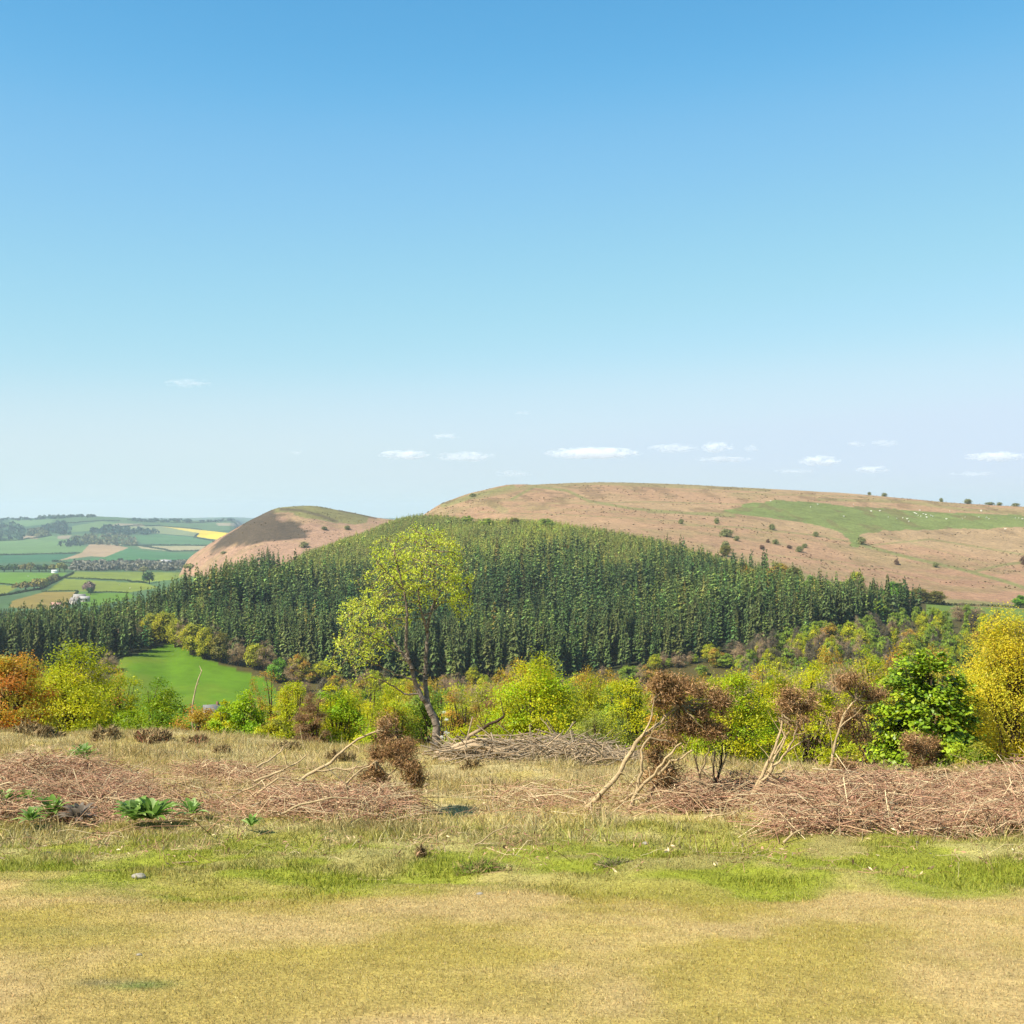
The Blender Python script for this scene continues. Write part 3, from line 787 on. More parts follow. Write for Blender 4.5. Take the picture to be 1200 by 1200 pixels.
# the dark sycamore: big leaves in flat layered sprays with deep gaps
Y = 27.5; x = (1086 - 600) / F * Y; g = ground(x, Y); h = -(764 - 600) / F * Y - g[2]
cr, tk = leafy(77, h * 1.02, 66 / F * Y, SYC, .095, 230, 90, base=-.05, taper=.0, flat=.38, aspect=.8, clump=.19, up=1.4, jit=.14)
plant_tree('sycamore', 'dense dark green sycamore with layered large leaves', 'tree', g, cr, tk, M_GLOSSY)

# second rank of trees, deeper in the valley: six kinds, copied
rank = []
for k, (lab, pal, opt, nc, nl) in enumerate([
    ('yellow green tree in the thick wood filling the valley side', LIME + OLIVEL, {}, 60, 60),
    ('pale brown bare tree in the thick wood filling the valley side', [(176, 148, 112), (160, 136, 100), (186, 160, 116)], dict(aspect=.2, twig=True, up=.2), 60, 70),
    ('light green feathery birch in the mixed wood below the plantation', [(150, 168, 56), (162, 176, 52), (136, 156, 60)], {}, 50, 60),
    ('grey brown leafless tree in the mixed wood below the plantation', [(120, 108, 82), (132, 120, 88), (108, 100, 80)], dict(aspect=.22, twig=True, up=.2), 60, 70),
    ('orange tinged broadleaf tree in the wood below the plantation', RUSTY + OLIVEL, {}, 60, 60),
    ('rounded yellow leaved tree along the top of the bright meadow', [(170, 168, 40), (182, 176, 40), (158, 156, 46)], {}, 70, 70),
    ('bright green round crowned tree at the edge of the plantation', [(112, 152, 40), (124, 164, 40), (100, 140, 40)], {}, 70, 70),
    ('olive leaved broad tree at the edge of the plantation', [(140, 132, 58), (150, 140, 56), (128, 124, 56)], {}, 70, 70),
]):
    slim = .3 if k in (2, 3) else .42
    cr, tk = leafy(500 + k, 1.0, slim, pal, .06, nc, nl, base=.08, clump=.3, **opt)
    rank.append((cr.mesh('crown', M_LEAF), tk.mesh('trunk', M_BARK), lab, [0]))
rank_near = {}
for k in (0, 1, 2, 4):
    lab, pal, opt = [(None, LIME + OLIVEL, dict(leaf=.016, nl=230)), (None, [(176, 148, 112), (160, 136, 100), (186, 160, 116)], dict(leaf=.05, nl=130, aspect=.06, twig=True, up=.2)), (None, [(150, 168, 56), (162, 176, 52), (136, 156, 60)], dict(leaf=.016, nl=230)), None, (None, RUSTY + OLIVEL, dict(leaf=.016, nl=230))][k]
    cr, tk = leafy(560 + k, 1.0, .3 if k == 2 else .42, pal, opt.pop('leaf'), 90, opt.pop('nl'), base=.05, clump=.2, **opt)
    rank_near[k] = (cr.mesh('crown', M_LEAF), tk.mesh('trunk', M_BARK))
RGROUP = ['yellow green trees of the valley wood', 'bare trees of the valley wood', 'birches of the mixed wood', 'leafless trees of the mixed wood', 'orange trees of the mixed wood', 'yellow trees by the meadow', 'bright green trees by the plantation', 'olive trees by the plantation']


KIND = {0: 'broadleaf tree', 1: 'bare tree', 2: 'birch', 3: 'bare tree', 4: 'oak', 5: 'oak', 6: 'tree', 7: 'oak'}


def rank_tree(k, px, top, hw, base_py=None, Y=None, label=None, group=None):
    cm, tm, lab, cnt = rank[k]
    if Y is not None and k in rank_near: cm, tm = rank_near[k]
    if Y is None:
        g = G(px, base_py, 300, 1500)
    else:
        x = (px - 600) / F * Y; g = ground(x, Y)
    h = -(top - 600) / F * g[1] - g[2]
    if hw is None: hw = h * F / g[1] * rng.uniform(.17, .26)
    w = hw / F * g[1] / (.3 if k in (2, 3) else .42)
    o = thing('tree', label or lab, 'tree', g, group or (None if label else RGROUP[k]), rng.uniform(0, 6.28))
    link('crown', cm, o); link('trunk', tm, o)
    if not label: o['category'] = KIND[k]; o.name = KIND[k].replace(' ', '_')
    o.scale = (w, w, h)
    return o


for k, px, top, hw, Y in [(0, 350, 788, 22, 75), (4, 300, 800, 18, 80), (0, 410, 786, 24, 95), (0, 455, 790, 24, 85), (4, 505, 800, 20, 90), (1, 532, 786, 16, 150), (1, 562, 790, 18, 130), (4, 548, 800, 20, 80), (0, 590, 795, 22, 75),
                          (0, 720, 786, 24, 90), (4, 765, 790, 22, 85), (0, 800, 786, 24, 95), (0, 835, 780, 22, 80), (2, 790, 778, 14, 200), (2, 880, 770, 18, 160), (0, 905, 774, 20, 90), (0, 935, 776, 22, 100), (4, 985, 768, 20, 95), (0, 1000, 764, 22, 120), (2, 1120, 776, 20, 80),
                          (0, 660, 792, 22, 80), (1, 480, 800, 18, 110), (0, 250, 826, 16, 70), (0, 60, 770, 24, 60), (0, 210, 826, 20, 55), (4, 30, 776, 22, 60), (0, 1160, 760, 30, 60)]:
    rank_tree(k, px, top, hw, Y=Y)
# the wood that fills the valley side below the brow
for Yr in (64, 95, 150):
    for px in np.arange(-30, 1235, 15.0):
        px = px + rng.uniform(-6, 6)
        env = np.interp(px, [0, 90, 135, 150, 318, 335, 450, 540, 620, 760, 860, 1000, 1100, 1200], [764, 772, 790, 838, 838, 796, 784, 782, 776, 780, 770, 758, 764, 752])
        k = int(rng.choice([0, 2, 4, 1], p=[.5, .22, .12, .16]))
        o = rank_tree(k, px, env + rng.uniform(0, 22) + (150 - Yr) * .05, None, Y=Yr * rng.uniform(.9, 1.12), label='low yellow green tree deep in the valley wood' if k in (0, 2) else 'low bare brown tree deep in the valley wood' if k == 1 else 'low orange tinged tree deep in the valley wood', group='low trees deep in the valley wood' if k in (0, 2) else 'low bare trees deep in the valley wood' if k == 1 else 'low orange trees deep in the valley wood')
        o.name = 'valley_tree'; o['category'] = 'valley tree'
# mixed wood on the far slope at the right
for i in range(400):
    px = rng.uniform(860, 1175); lo = np.interp(px, [860, 950, 1020, 1085, 1175], [776, 752, 738, 728, 722])
    by = rng.uniform(lo + 2, 850)
    k = int(rng.choice([2, 3, 0, 1, 4], p=[.38, .28, .22, .09, .03]))
    g = G(px, by, 300, 700)
    hh_ = rng.uniform(6, 11)
    top = by - hh_ * F / g[1]
    if top < np.interp(px, [860, 950, 1020, 1085, 1175], [744, 712, 700, 698, 704]): continue
    rank_tree(k, px, top, rng.uniform(.17, .27) * (by - top) * (1.0 if k in (2, 3) else 1.35), by)
# scrubby trees along the foot of the plantation
for px in np.arange(338, 900, 9.0):
    px = px + rng.uniform(-4, 4); lo = np.interp(px, [q[0] for q in FLO], [q[1] for q in FLO])
    by = lo + rng.uniform(3, 26); g = G(px, by, 300, 700); k = int(rng.choice([1, 3, 4, 2, 0], p=[.34, .2, .1, .16, .2])); hh_ = rng.uniform(4, 8) * F / g[1]
    rank_tree(k, px, by - hh_, hh_ * rng.uniform(.35, .55), by, label=('brown bare scrub tree along the foot of the dark plantation' if k in (1, 3) else 'yellow green scrub tree along the foot of the dark plantation' if k in (0, 2) else 'orange tinged scrub tree along the foot of the dark plantation'), group=('bare scrub under the plantation' if k in (1, 3) else 'green scrub under the plantation' if k in (0, 2) else 'orange scrub under the plantation')).name = 'scrub_tree'
# trees along the top of the bright meadow
for (k, px, top, hw, by, lab) in [
    (5, 178, 716, 13, 752, 'bright yellow tree where the meadow meets the dark conifers'), (5, 193, 714, 15, 754, 'second bright yellow tree at the upper corner of the meadow'),
    (5, 206, 722, 10, 759, 'narrow yellow tree next to a bare one above the meadow'), (1, 214, 724, 9, 760, 'bare pinkish brown tree above the bright meadow'),
    (5, 226, 727, 15, 768, 'large yellow brown oak in the row above the meadow'), (5, 240, 732, 12, 772, 'fresh yellow tree in the middle of the row above the meadow'),
    (7, 258, 738, 12, 776, 'olive green tree in the row above the meadow'), (1, 250, 731, 9, 772, 'thin bare tree behind the row above the meadow'),
    (1, 277, 746, 12, 780, 'grey bare tree near the end of the row above the meadow'), (5, 300, 752, 14, 784, 'yellow brown tree at the end of the meadow row'),
    (6, 326, 771, 13, 800, 'small dark green round tree on the open slope beyond the meadow'), (1, 312, 750, 13, 786, 'bare grey brown tree beside the conifers past the meadow'),
    (1, 345, 772, 12, 802, 'low bare purple brown tree near the dark round tree'), (4, 352, 764, 12, 800, 'orange tinged tree under the conifer edge'),
    (1, 148, 722, 11, 754, 'bare brown tree at the conifer edge near the meadow'), (1, 158, 724, 9, 756, 'second bare brown tree at the conifer edge near the meadow'),
    (7, 42, 742, 13, 776, 'olive bush tree in front of the dark conifers above the orange tree'),
    (1, 128, 764, 12, 790, 'red brown bare tree above the lime bushes'),
]:
    rank_tree(k, px, top, hw, by, label=lab, group='trees around the bright meadow')
# trees along the plantation's upper right edge
for (k, px, top, hw, by, lab) in [
    (4, 872, 660, 12, 690, 'big orange oak at the top of the plantation'), (7, 890, 664, 12, 692, 'olive oak beside the big orange oak'),
    (4, 912, 658, 14, 684, 'orange brown oak under the bracken slope'), (7, 928, 662, 12, 688, 'broad olive tree under the bracken slope'),
    (6, 950, 674, 10, 696, 'small green tree at the upper plantation edge'), (2, 968, 678, 10, 702, 'light green young tree at the upper plantation edge'),
    (5, 815, 658, 7, 672, 'single yellow tree among young conifers'), (4, 664, 636, 7, 650, 'single reddish tree among the young conifers'),
    (7, 850, 638, 7, 652, 'grey brown tree at the tip of the young plantation'), (5, 1004, 668, 9, 692, 'small golden tree at the plantation edge under the moor'),
    (1, 1008, 676, 12, 716, 'tall bare grey tree under the moor edge'), (6, 1049, 681, 15, 708, 'round bright green tree at the end of the plantation'),
    (7, 1073, 688, 16, 706, 'wind clipped olive tree clump under the moor'), (7, 1094, 691, 14, 708, 'low domed olive tree at the hedge under the moor'),
    (6, 1196, 697, 10, 712, 'green bush tree at the hedge below the moor'), (1, 1125, 706, 14, 728, 'bare pale tree in front of the moor hedge'), (1, 1145, 708, 12, 730, 'second bare pale tree in front of the moor hedge'),
    (2, 1030, 700, 11, 730, 'light green birch against the dark conifers end'), (2, 990, 678, 9, 700, 'light green sapling on the upper edge of the wood'),
    (2, 570, 606, 8, 618, 'light green young tree at the highest point of the young plantation'), (7, 602, 606, 8, 618, 'olive young tree on the top edge of young plantation'), (2, 640, 606, 9, 620, 'pale green bushy tree on the top edge of young plantation'),
    (2, 548, 603, 7, 614, 'small yellowish tree below the steep end of the moor'),
]:
    rank_tree(k, px, top, hw, by, label=lab, group='trees at the plantation edges')

# thorn bushes dotted over the moor
thorn = MB()
cr, tk = leafy(900, 1.0, .55, [(120, 124, 70), (108, 116, 66), (132, 130, 78)], .12, 40, 30, base=.0, clump=.4)
thorn_mesh, thorn_trunk = cr.mesh('crown', M_NEEDLE), tk.mesh('trunk', M_BARK)
cr, tk = leafy(901, 1.0, .5, [(112, 84, 62), (100, 78, 60)], .12, 40, 30, base=.0, clump=.4)
thorn_red = cr.mesh('crown', M_NEEDLE)
for (px, by, hw, hh_, red, lab) in [
    (798, 614, 3.5, 6, 0, 'lone green bush in the middle of the bracken'), (840, 614, 4, 7, 0, 'green bush right above the paired bushes'), (851, 629, 8, 9, 0, 'largest dark green bush on the bracken slope'), (863, 634, 4, 6, 0, 'small bush touching the largest bush on the slope'),
    (905, 621, 4.5, 7, 0, 'bush under the near corner of the green pasture'), (956, 629, 4, 6, 0, 'bush by the path under the green pasture'), (909, 638, 4, 6, 0, 'bush on the bracken above the oaks'), (937, 647, 5, 7, 0, 'bush among rocks above the oaks'),
    (943, 642, 4, 5, 0, 'paler bush beside the one among rocks'), (1009, 638, 6, 9, 0, 'bush at the end of the green tongue of pasture'), (1051, 662, 3.5, 6, 1, 'dark reddish bush above the bare rocks'), (1096, 665, 4, 6, 0, 'bush beside the diagonal green path'),
    (1200, 662, 5, 9, 1, 'reddish bush where the two green paths meet'), (893, 644, 4, 5, 1, 'red brown dead bush above the oaks'), (900, 636, 3, 4, 1, 'tiny red brown bush above the oaks'), (925, 643, 4, 4, 1, 'red brown low scrub left of the paired bushes'),
    (380, 621, 4, 4, 0, 'dark bush on the rounded heather hill'), (407, 621, 4, 5, 0, 'second dark bush on the rounded heather hill'), (356, 642, 6, 7, 0, 'pale green bush at the foot of the rounded heather hill'), (262, 649, 4, 3, 0, 'small bush on the pink flank of the rounded hill'),
    (878, 670, 4, 6, 1, 'rusty bush beside the orange oak'), (850, 648, 6, 14, 0, 'tall dark thorn at the tip of the young plantation'), (554, 582, 4, 4, 0, 'single bush on the steep shoulder of the moor'),
]:
    g = G(px, by, 760, 1600)
    o = thing('thorn_bush', lab, 'bush', g, 'bushes dotted over the moor', rng.uniform(0, 6.28))
    link('crown', thorn_red if red else thorn_mesh, o); link('trunk', thorn_trunk, o)
    w = hw * .78 / F * g[1] / .5; o.scale = (w, w, hh_ * 1.12 / F * g[1])
for (px, top, hw, lab) in [(1019, 576, 2.5, 'tiny tree on the moor skyline nearest its middle'), (1036, 577, 4, 'round tree on the moor skyline beside a tiny one'), (1103, 583, 2.5, 'small dark tree alone on the moor skyline'), (1134, 584, 5.5, 'largest rounded tree on the moor skyline'), (1160, 588, 6, 'wide low tree on the moor skyline'), (1171, 588, 4, 'pale bare tree on the moor skyline'), (1190, 589, 5, 'last dark tree on the falling moor skyline')]:
    m = (YG > 1100) & (YG < 1500); i = np.argmin(abs(PXG - px)); Yc = YG[m][np.argmin(PYT[i, m])] - 6
    x = (px - 600) / F * Yc; g = ground(x, Yc)
    o = thing('skyline_tree', lab, 'tree', g, 'trees on the moor skyline', rng.uniform(0, 6.28))
    link('crown', thorn_mesh, o); link('trunk', thorn_trunk, o)
    w = hw * .75 / F * Yc / .5; hh_ = max(3.0, -(top - 600) / F * Yc - g[2]); o.scale = (w, w, hh_)

# ------------------------------------------------------------------ sheep
sh = MB()
wool = lin((238, 232, 214), .85)
sp = np.array([(-.55, 0, .62), (-.5, 0, .64), (-.3, 0, .66), (0, 0, .65), (.3, 0, .66), (.48, 0, .7), (.6, 0, .82), (.72, 0, .86), (.86, 0, .78), (.9, 0, .76)])
sh.tube(sp, [.05, .2, .27, .29, .27, .2, .13, .11, .07, .03], 10, wool)
for (a, b) in ((-.35, .12), (-.35, -.12), (.32, .12), (.32, -.12)):
    sh.tube([(a, b, .5), (a + .02, b, .25), (a, b, 0)], [.07, .04, .035], 6, wool * .7)
smesh = sh.mesh('sheep', M_WOOL, True)
first = None
spots = [(1021, 600), (1031, 599.5), (1041, 607), (1051, 608.5), (1058, 608), (1063, 609), (1065, 612), (1072, 602), (1074, 603), (1076, 605), (1078, 599), (1079, 606), (1082, 603), (1085, 604), (1086, 607), (1091, 605), (1093, 606), (1099, 586.3), (1109, 609), (1128, 609), (1131, 607), (1147, 607), (1150, 600), (1156, 607.5), (1159, 609), (1190, 608), (1194, 608), (1198, 609), (1178, 621), (989, 606), (950, 595), (903, 588), (958, 592), (1113, 600), (1150, 599), (1000, 592)]
for (px, py) in spots:
    g = G(px, py, 900, 1500)
    o = link('sheep', smesh); o.location = g; o.rotation_euler = (0, 0, rng.uniform(0, 6.28)); o.scale = (1.35,) * 3
    tag(o, 'white sheep grazing the green pasture high on the moor', 'sheep', 'sheep on the high moor pasture')
for (px, py) in [(33, 676), (140, 686), (152, 690), (110, 690), (163, 705)]:
    g = G(px, py, 1100, 2100)
    o = link('sheep', smesh); o.location = g; o.rotation_euler = (0, 0, rng.uniform(0, 6.28)); o.scale = (1.4,) * 3
    tag(o, 'white sheep grazing a hedged field on the valley floor', 'sheep', 'sheep in the valley fields')


# ------------------------------------------------------------------ hedges and far woods
def leafcloud(mb, centres, size, nq, col, jit=.2, q=.5):
    """heaps of small leaf masses round each centre (x, y, z, rx, rz)"""
    c = np.asarray(centres, float); n = len(c); k = np.repeat(np.arange(n), nq)
    d = rng.normal(size=(n * nq, 3)); d /= np.linalg.norm(d, axis=1)[:, None]; d[:, 2] = np.abs(d[:, 2]) * 1.0 - .12
    p = c[k, :3] + d * np.stack([c[k, 3], c[k, 3], c[k, 4]], 1) * rng.uniform(.6, 1.0, (n * nq, 1))
    nn = d + rng.normal(size=d.shape) * .5
    cc = np.asarray(col, float)
    cc = (cc[k] if cc.ndim == 2 else cc[None]) * rng.uniform(1 - jit, 1 + jit, (n * nq, 1))
    s_ = size * c[k, 3] * rng.uniform(.7, 1.3, n * nq)
    mb.leaves(p, nn, s_, s_ * .8, np.broadcast_to(cc, (n * nq, 3)))


# small tufts, rocks and heather clumps speckling the bracken slopes
def speckle(name, n, ok, r0, r1, cols, ymin=820, ymax=1480):
    Yv = rng.uniform(ymin, ymax, n); pv_ = rng.uniform(200, 1230, n); X = (pv_ - 600) / F * Yv
    k = ok(X, Yv, pv_); X, Yv = X[k], Yv[k]; r = rng.uniform(r0, r1, len(X)) ** 1.0
    c = np.array([lin(q, .5) for q in cols])[rng.integers(0, len(cols), len(X))]
    m = MB(); leafcloud(m, np.stack([X, Yv, H(X, Yv), r, r * .7], 1), .9, 10, c); tag(m.build(name, M_NEEDLE), kind='stuff')


speckle('moor_scrub', 9000, lambda X, Y, p: (((p > 500) & (Y > np.interp(p, _pp, YHI) + 8) & (p < 1000)) | ((p > 1000) & (Y > 720))) & ~inpoly(p, 600 - H(X, Y) * F / Y, [(840, 602), (880, 588), (1100, 599), (1260, 604), (1260, 617), (1020, 626), (1000, 644), (985, 620)]) & (fbm(X / 60, Y / 40, 91) * .6 + vnoise(X / 9, Y / 9, 92) * .4 > .55), .35, .95, [(132, 112, 76), (150, 120, 84), (116, 108, 70), (140, 104, 78)])
speckle('heather_scrub', 5000, lambda X, Y, p: (p > 225) & (p < 450) & (Y > 1130) & (Y < 1440) & (fbm(X / 40, Y / 40, 93) > .5), .4, 1.0, [(120, 108, 76), (130, 116, 80), (110, 100, 70)], 1130, 1440)

def hedge(label, pts, h, w, col, ymin, ymax, cat='hedge'):
    W = np.array([G(a, b, ymin, ymax) for a, b in pts])
    d = np.concatenate([[0], np.cumsum(np.linalg.norm(np.diff(W[:, :2], axis=0), axis=1))])
    n = int(d[-1] / (w * .6)) + 2
    t = np.linspace(0, d[-1], n)
    x = np.interp(t, d, W[:, 0]) + rng.normal(size=n) * w * .1; y = np.interp(t, d, W[:, 1]) + rng.normal(size=n) * w * .1
    hh = h * rng.uniform(.75, 1.25, n)
    mb = MB(); leafcloud(mb, np.stack([x, y, H(x, y), np.full(n, w * .6), hh], 1), .6, 26, lin(col, .55))
    o = mb.build('hedge', M_NEEDLE, origin=W[0])
    tag(o, label, cat, 'hedges of the valley fields')


HC = (74, 94, 48)
hedge('dark hedge running diagonally up between the valley fields', [(-10, 700), (25, 694.5), (48, 690.5), (60, 684), (75, 677), (86, 671.5)], 3.0, 3.0, HC, 1150, 2150)
hedge('long thin hedge across the pale fields to the lone round tree', [(76, 677.8), (110, 678.6), (150, 680.5), (172, 683.3)], 2.4, 2.6, HC, 1150, 2100)
hedge('low hedge above the brown green field', [(50, 693.5), (70, 693), (90, 692.8)], 1.8, 2.2, HC, 1100, 1900)
hedge('short steep hedge beside the farm', [(91, 693.5), (86, 700), (80, 709)], 2.2, 2.4, HC, 1000, 1800)
hedge('low hedge from the purple tree towards the conifers', [(104, 694.5), (125, 694), (150, 695)], 1.8, 2.2, HC, 1100, 1900)
hedge('faint hedge between the two nearest valley fields', [(-10, 682.5), (24, 687)], 1.8, 2.2, HC, 1200, 2000)
hedge('hedge along the foot of the moor at its lower edge', [(1085, 708), (1105, 709), (1130, 709.5), (1165, 711), (1206, 713)], 1.6, 1.8, (90, 98, 56), 600, 800)
hedge('dark stubby hedge under the domed olive trees', [(1082, 707), (1106, 708.5)], 2.4, 2.2, (56, 62, 40), 600, 800)
for (a, c_) in [([(-10, 651), (40, 650), (92, 648.5)], (90, 118, 80)), ([(62, 658.5), (110, 660.5), (170, 658.5), (226, 657)], (88, 112, 78)), ([(104, 637), (135, 637.5), (165, 640), (200, 646.5), (250, 646)], (84, 106, 76)), ([(160, 639.5), (205, 639), (255, 639.5)], (84, 106, 76)),
                ([(232, 626), (228, 630), (262, 634.5)], (80, 104, 74)), ([(-10, 634), (25, 633), (60, 627.5)], (80, 104, 74)), ([(140, 617.5), (186, 616), (236, 621)], (80, 104, 74)), ([(60, 613.5), (90, 613), (118, 610.5), (140, 610.5)], (70, 96, 72)), ([(150, 609.5), (185, 610.5), (222, 613.5), (290, 614)], (80, 104, 74))]:
    nth = dict(zip((651, 658.5, 637, 639.5, 626, 634, 617.5, 613.5, 609.5), ('between the blue green and light green far fields', 'along the lower edge of the far green fields', 'above the sandy far field', 'over the pale far strip field', 'around the yellow rapeseed field', 'under the far blue wood', 'above the rapeseed strip', 'across the highest far field', 'along the far ridge fields')))
    hedge('distant hedge ' + nth[a[0][1]], a, 4.5, 7.0, c_, 2200, 5900)


def wood(name, poly, n, h, r, cols, ymin, ymax, q=20):
    P_ = np.array(poly, float); pts = []
    while len(pts) < n:
        a = rng.uniform(P_[:, 0].min(), P_[:, 0].max()); b = rng.uniform(P_[:, 1].min(), P_[:, 1].max())
        if inpoly(np.array([a]), np.array([b]), poly)[0]:
            pts.append(G(a, b, ymin, ymax))
    W = np.array(pts); hh = h * rng.uniform(.7, 1.25, n); rr = r * rng.uniform(.7, 1.3, n)
    mb = MB(); cc = np.array([lin(c, .62) for c in cols])[rng.integers(0, len(cols), n)]
    W[:, 2] += hh * .3
    leafcloud(mb, np.stack([W[:, 0], W[:, 1], W[:, 2], rr, hh * .7], 1), .7, q, cc)
    tag(mb.build(name, M_NEEDLE), kind='stuff')


BW = [(54, 90, 74), (62, 98, 74), (50, 82, 70)]
OW = [(112, 118, 72), (128, 124, 76), (100, 110, 72)]
wood('far_wood', [(-30, 613), (18, 613), (30, 621), (26, 633), (-30, 635)], 150, 14, 9, BW, 3300, 5800)
wood('far_wood', [(50, 619), (74, 612), (83, 621), (80, 629), (66, 626), (52, 624)], 90, 14, 9, BW, 3300, 5800)
wood('far_wood', [(104, 621), (125, 617), (182, 622), (186, 626), (150, 628.5), (105, 625)], 130, 13, 9, BW, 3300, 5800)
wood('far_wood', [(84, 632), (108, 627), (142, 631), (118, 639), (86, 637)], 80, 11, 9, OW, 3000, 5600)
wood('far_wood', [(30, 622), (50, 620), (60, 627), (48, 630), (28, 628)], 60, 12, 9, OW, 3000, 5600)
wood('far_wood', [(44, 604), (110, 602.5), (112, 606.5), (46, 609)], 110, 13, 9, BW + [(90, 112, 84)], 4300, 5900)
wood('far_wood', [(-30, 608), (44, 607), (44, 610), (-30, 611)], 50, 11, 9, BW, 4300, 6200)
wood('far_wood', [(155, 609), (225, 609.5), (225, 613), (155, 612)], 60, 11, 9, BW, 4300, 6200)
wood('far_wood', [(228, 609), (300, 608), (300, 612), (228, 612.5)], 50, 11, 9, BW, 4300, 7600)
wood('far_wood', [(70, 637), (97, 636), (97, 641), (70, 642)], 34, 15, 7, [(62, 88, 76)], 2800, 5000)
wood('bare_wood', [(86, 660.5), (216, 659), (214, 669), (85, 669.5)], 210, 9, 7, [(136, 132, 112), (130, 128, 108), (142, 138, 112)], 1900, 3000, 40)
wood('bare_wood', [(125, 626), (160, 630), (158, 640), (120, 640)], 60, 9, 9, [(120, 126, 92), (136, 134, 96)], 2800, 5400)
# trees one can tell apart in the valley fields
for (px, by, hw, hh_, c_, lab) in [
    (175, 684, 7, 12, (70, 104, 46), 'round dark green tree standing alone at the end of a hedge'), (104, 695, 8, 13, (150, 124, 112), 'purple grey bare tree beside the farm'), (106, 697, 4, 7, (60, 96, 44), 'small green bush at the foot of the purple tree'),
    (30, 692, 8, 9, (150, 136, 70), 'orange brown tree in the diagonal hedge'), (40, 691, 8, 11, (162, 148, 66), 'yellow brown tree in the diagonal hedge'), (47, 689, 7, 10, (160, 158, 60), 'yellow tree in the diagonal hedge'), (53, 687, 5, 8, (62, 88, 46), 'dark tree in the diagonal hedge'), (60, 684, 5, 8, (140, 132, 76), 'pale brown tree high in the diagonal hedge'), (66, 680, 5, 7, (110, 110, 62), 'small tree near the upper end of the diagonal hedge'),
    (5, 670, 6, 7, (80, 108, 56), 'dark green tree along the far edge of the green field'), (16, 670, 7, 8, (84, 112, 58), 'green tree along the far edge of the green field'), (28, 670, 6, 8, (140, 130, 74), 'brown tree along the far edge of the green field'), (36, 670, 6, 9, (134, 130, 70), 'olive tree along the far edge of the green field'), (46, 670, 6, 8, (78, 104, 58), 'dark tree near the middle of the far field edge'), (54, 670, 5, 8, (96, 120, 60), 'mid green tree near the end of the far field edge'), (62, 670, 6, 8, (140, 136, 72), 'yellow brown tree near the white shed'), (70, 670, 6, 9, (144, 142, 66), 'olive yellow tree closing the far field edge'), (76, 670, 4, 8, (130, 130, 64), 'last small tree of the far field edge'),
    (168, 672, 5, 7, (140, 138, 84), 'pale olive tree in front of the bare purple wood'), (222, 668, 6, 7, (150, 150, 84), 'olive tree at the foot of the pink hill'),
]:
    g = G(px, by, 1000, 2150)
    o = thing('field_tree', lab, 'tree', g, 'trees of the valley fields')
    sc = g[1] / F; W_ = hw * sc * 1.15; h_ = hh_ * sc * 1.35
    cl = MB(); cs = [(rng.normal() * W_ * .35, rng.normal() * W_ * .35, h_ * rng.uniform(.25, .55), W_ * .62, h_ * .42) for _ in range(9)]
    leafcloud(cl, cs, .42, 60, lin(c_, .7)); cl.build('crown', M_NEEDLE, o)
    t_ = MB(); t_.tube([(0, 0, -.3), (0, 0, h_ * .25), (0, 0, h_ * .6)], [W_ * .09, W_ * .07, W_ * .03], 6, lin((100, 84, 66), .5)); t_.build('trunk', M_BARK, o)


# ------------------------------------------------------------------ farm buildings
def house(label, cat, g, rz, L, Wd, he, hr, wall, roof, wins=3, chim=True, name='farm_building'):
    o = thing(name, label, cat, g, None, rz)
    w = MB(); a, b = L / 2, Wd / 2; z0 = -1.2
    v = [(-a, -b, z0), (a, -b, z0), (a, b, z0), (-a, b, z0), (-a, -b, he), (a, -b, he), (a, b, he), (-a, b, he), (-a, 0, he + hr), (a, 0, he + hr)]
    w.add(v, [[0, 1, 5, 4], [1, 2, 6, 5], [2, 3, 7, 6], [3, 0, 4, 7]], lin(wall, .85)); w.add(v, [[4, 8, 7], [5, 6, 9]], lin(wall, .85))
    w.build('wall', M_PLAIN, o)
    r = MB(); e = .35; k = hr / b
    for s in (-1, 1):
        p = [(-a - e, s * (b + e), he - e * k + .05), (a + e, s * (b + e), he - e * k + .05), (a + e, 0, he + hr + .05), (-a - e, 0, he + hr + .05)]
        q = [(x, y, z + .16) for x, y, z in p]
        r.add(p + q, [[0, 1, 2, 3], [4, 5, 6, 7], [0, 1, 5, 4], [1, 2, 6, 5], [3, 0, 4, 7]], lin(roof, .7))
    ro = r.build('roof', M_PLAIN, o)
    if chim:
        c = MB(); x0 = a * .75
        c.add([(x0 - .4, -.35, he + hr - .4), (x0 + .4, -.35, he + hr - .4), (x0 + .4, .35, he + hr - .4), (x0 - .4, .35, he + hr - .4), (x0 - .4, -.35, he + hr + 1.1), (x0 + .4, -.35, he + hr + 1.1), (x0 + .4, .35, he + hr + 1.1), (x0 - .4, .35, he + hr + 1.1)],
              [[0, 1, 5, 4], [1, 2, 6, 5], [2, 3, 7, 6], [3, 0, 4, 7], [4, 5, 6, 7]], lin((150, 110, 90), .6)); c.build('chimney', M_STONE, ro)
    for i in range(wins):
        x0 = -a + L * (i + .5) / wins
        m = MB(); y = -b - .05
        m.add([(x0 - .5, y, he * .35), (x0 + .5, y, he * .35), (x0 + .5, y, he * .75), (x0 - .5, y, he * .75), (x0 - .5, -b + .05, he * .35), (x0 + .5, -b + .05, he * .35), (x0 + .5, -b + .05, he * .75), (x0 - .5, -b + .05, he * .75)],
              [[0, 1, 2, 3], [0, 1, 5, 4], [3, 2, 6, 7], [0, 3, 7, 4], [1, 2, 6, 5]], lin((40, 46, 52), .6)); m.build('window', M_PLAIN, o)
    return o


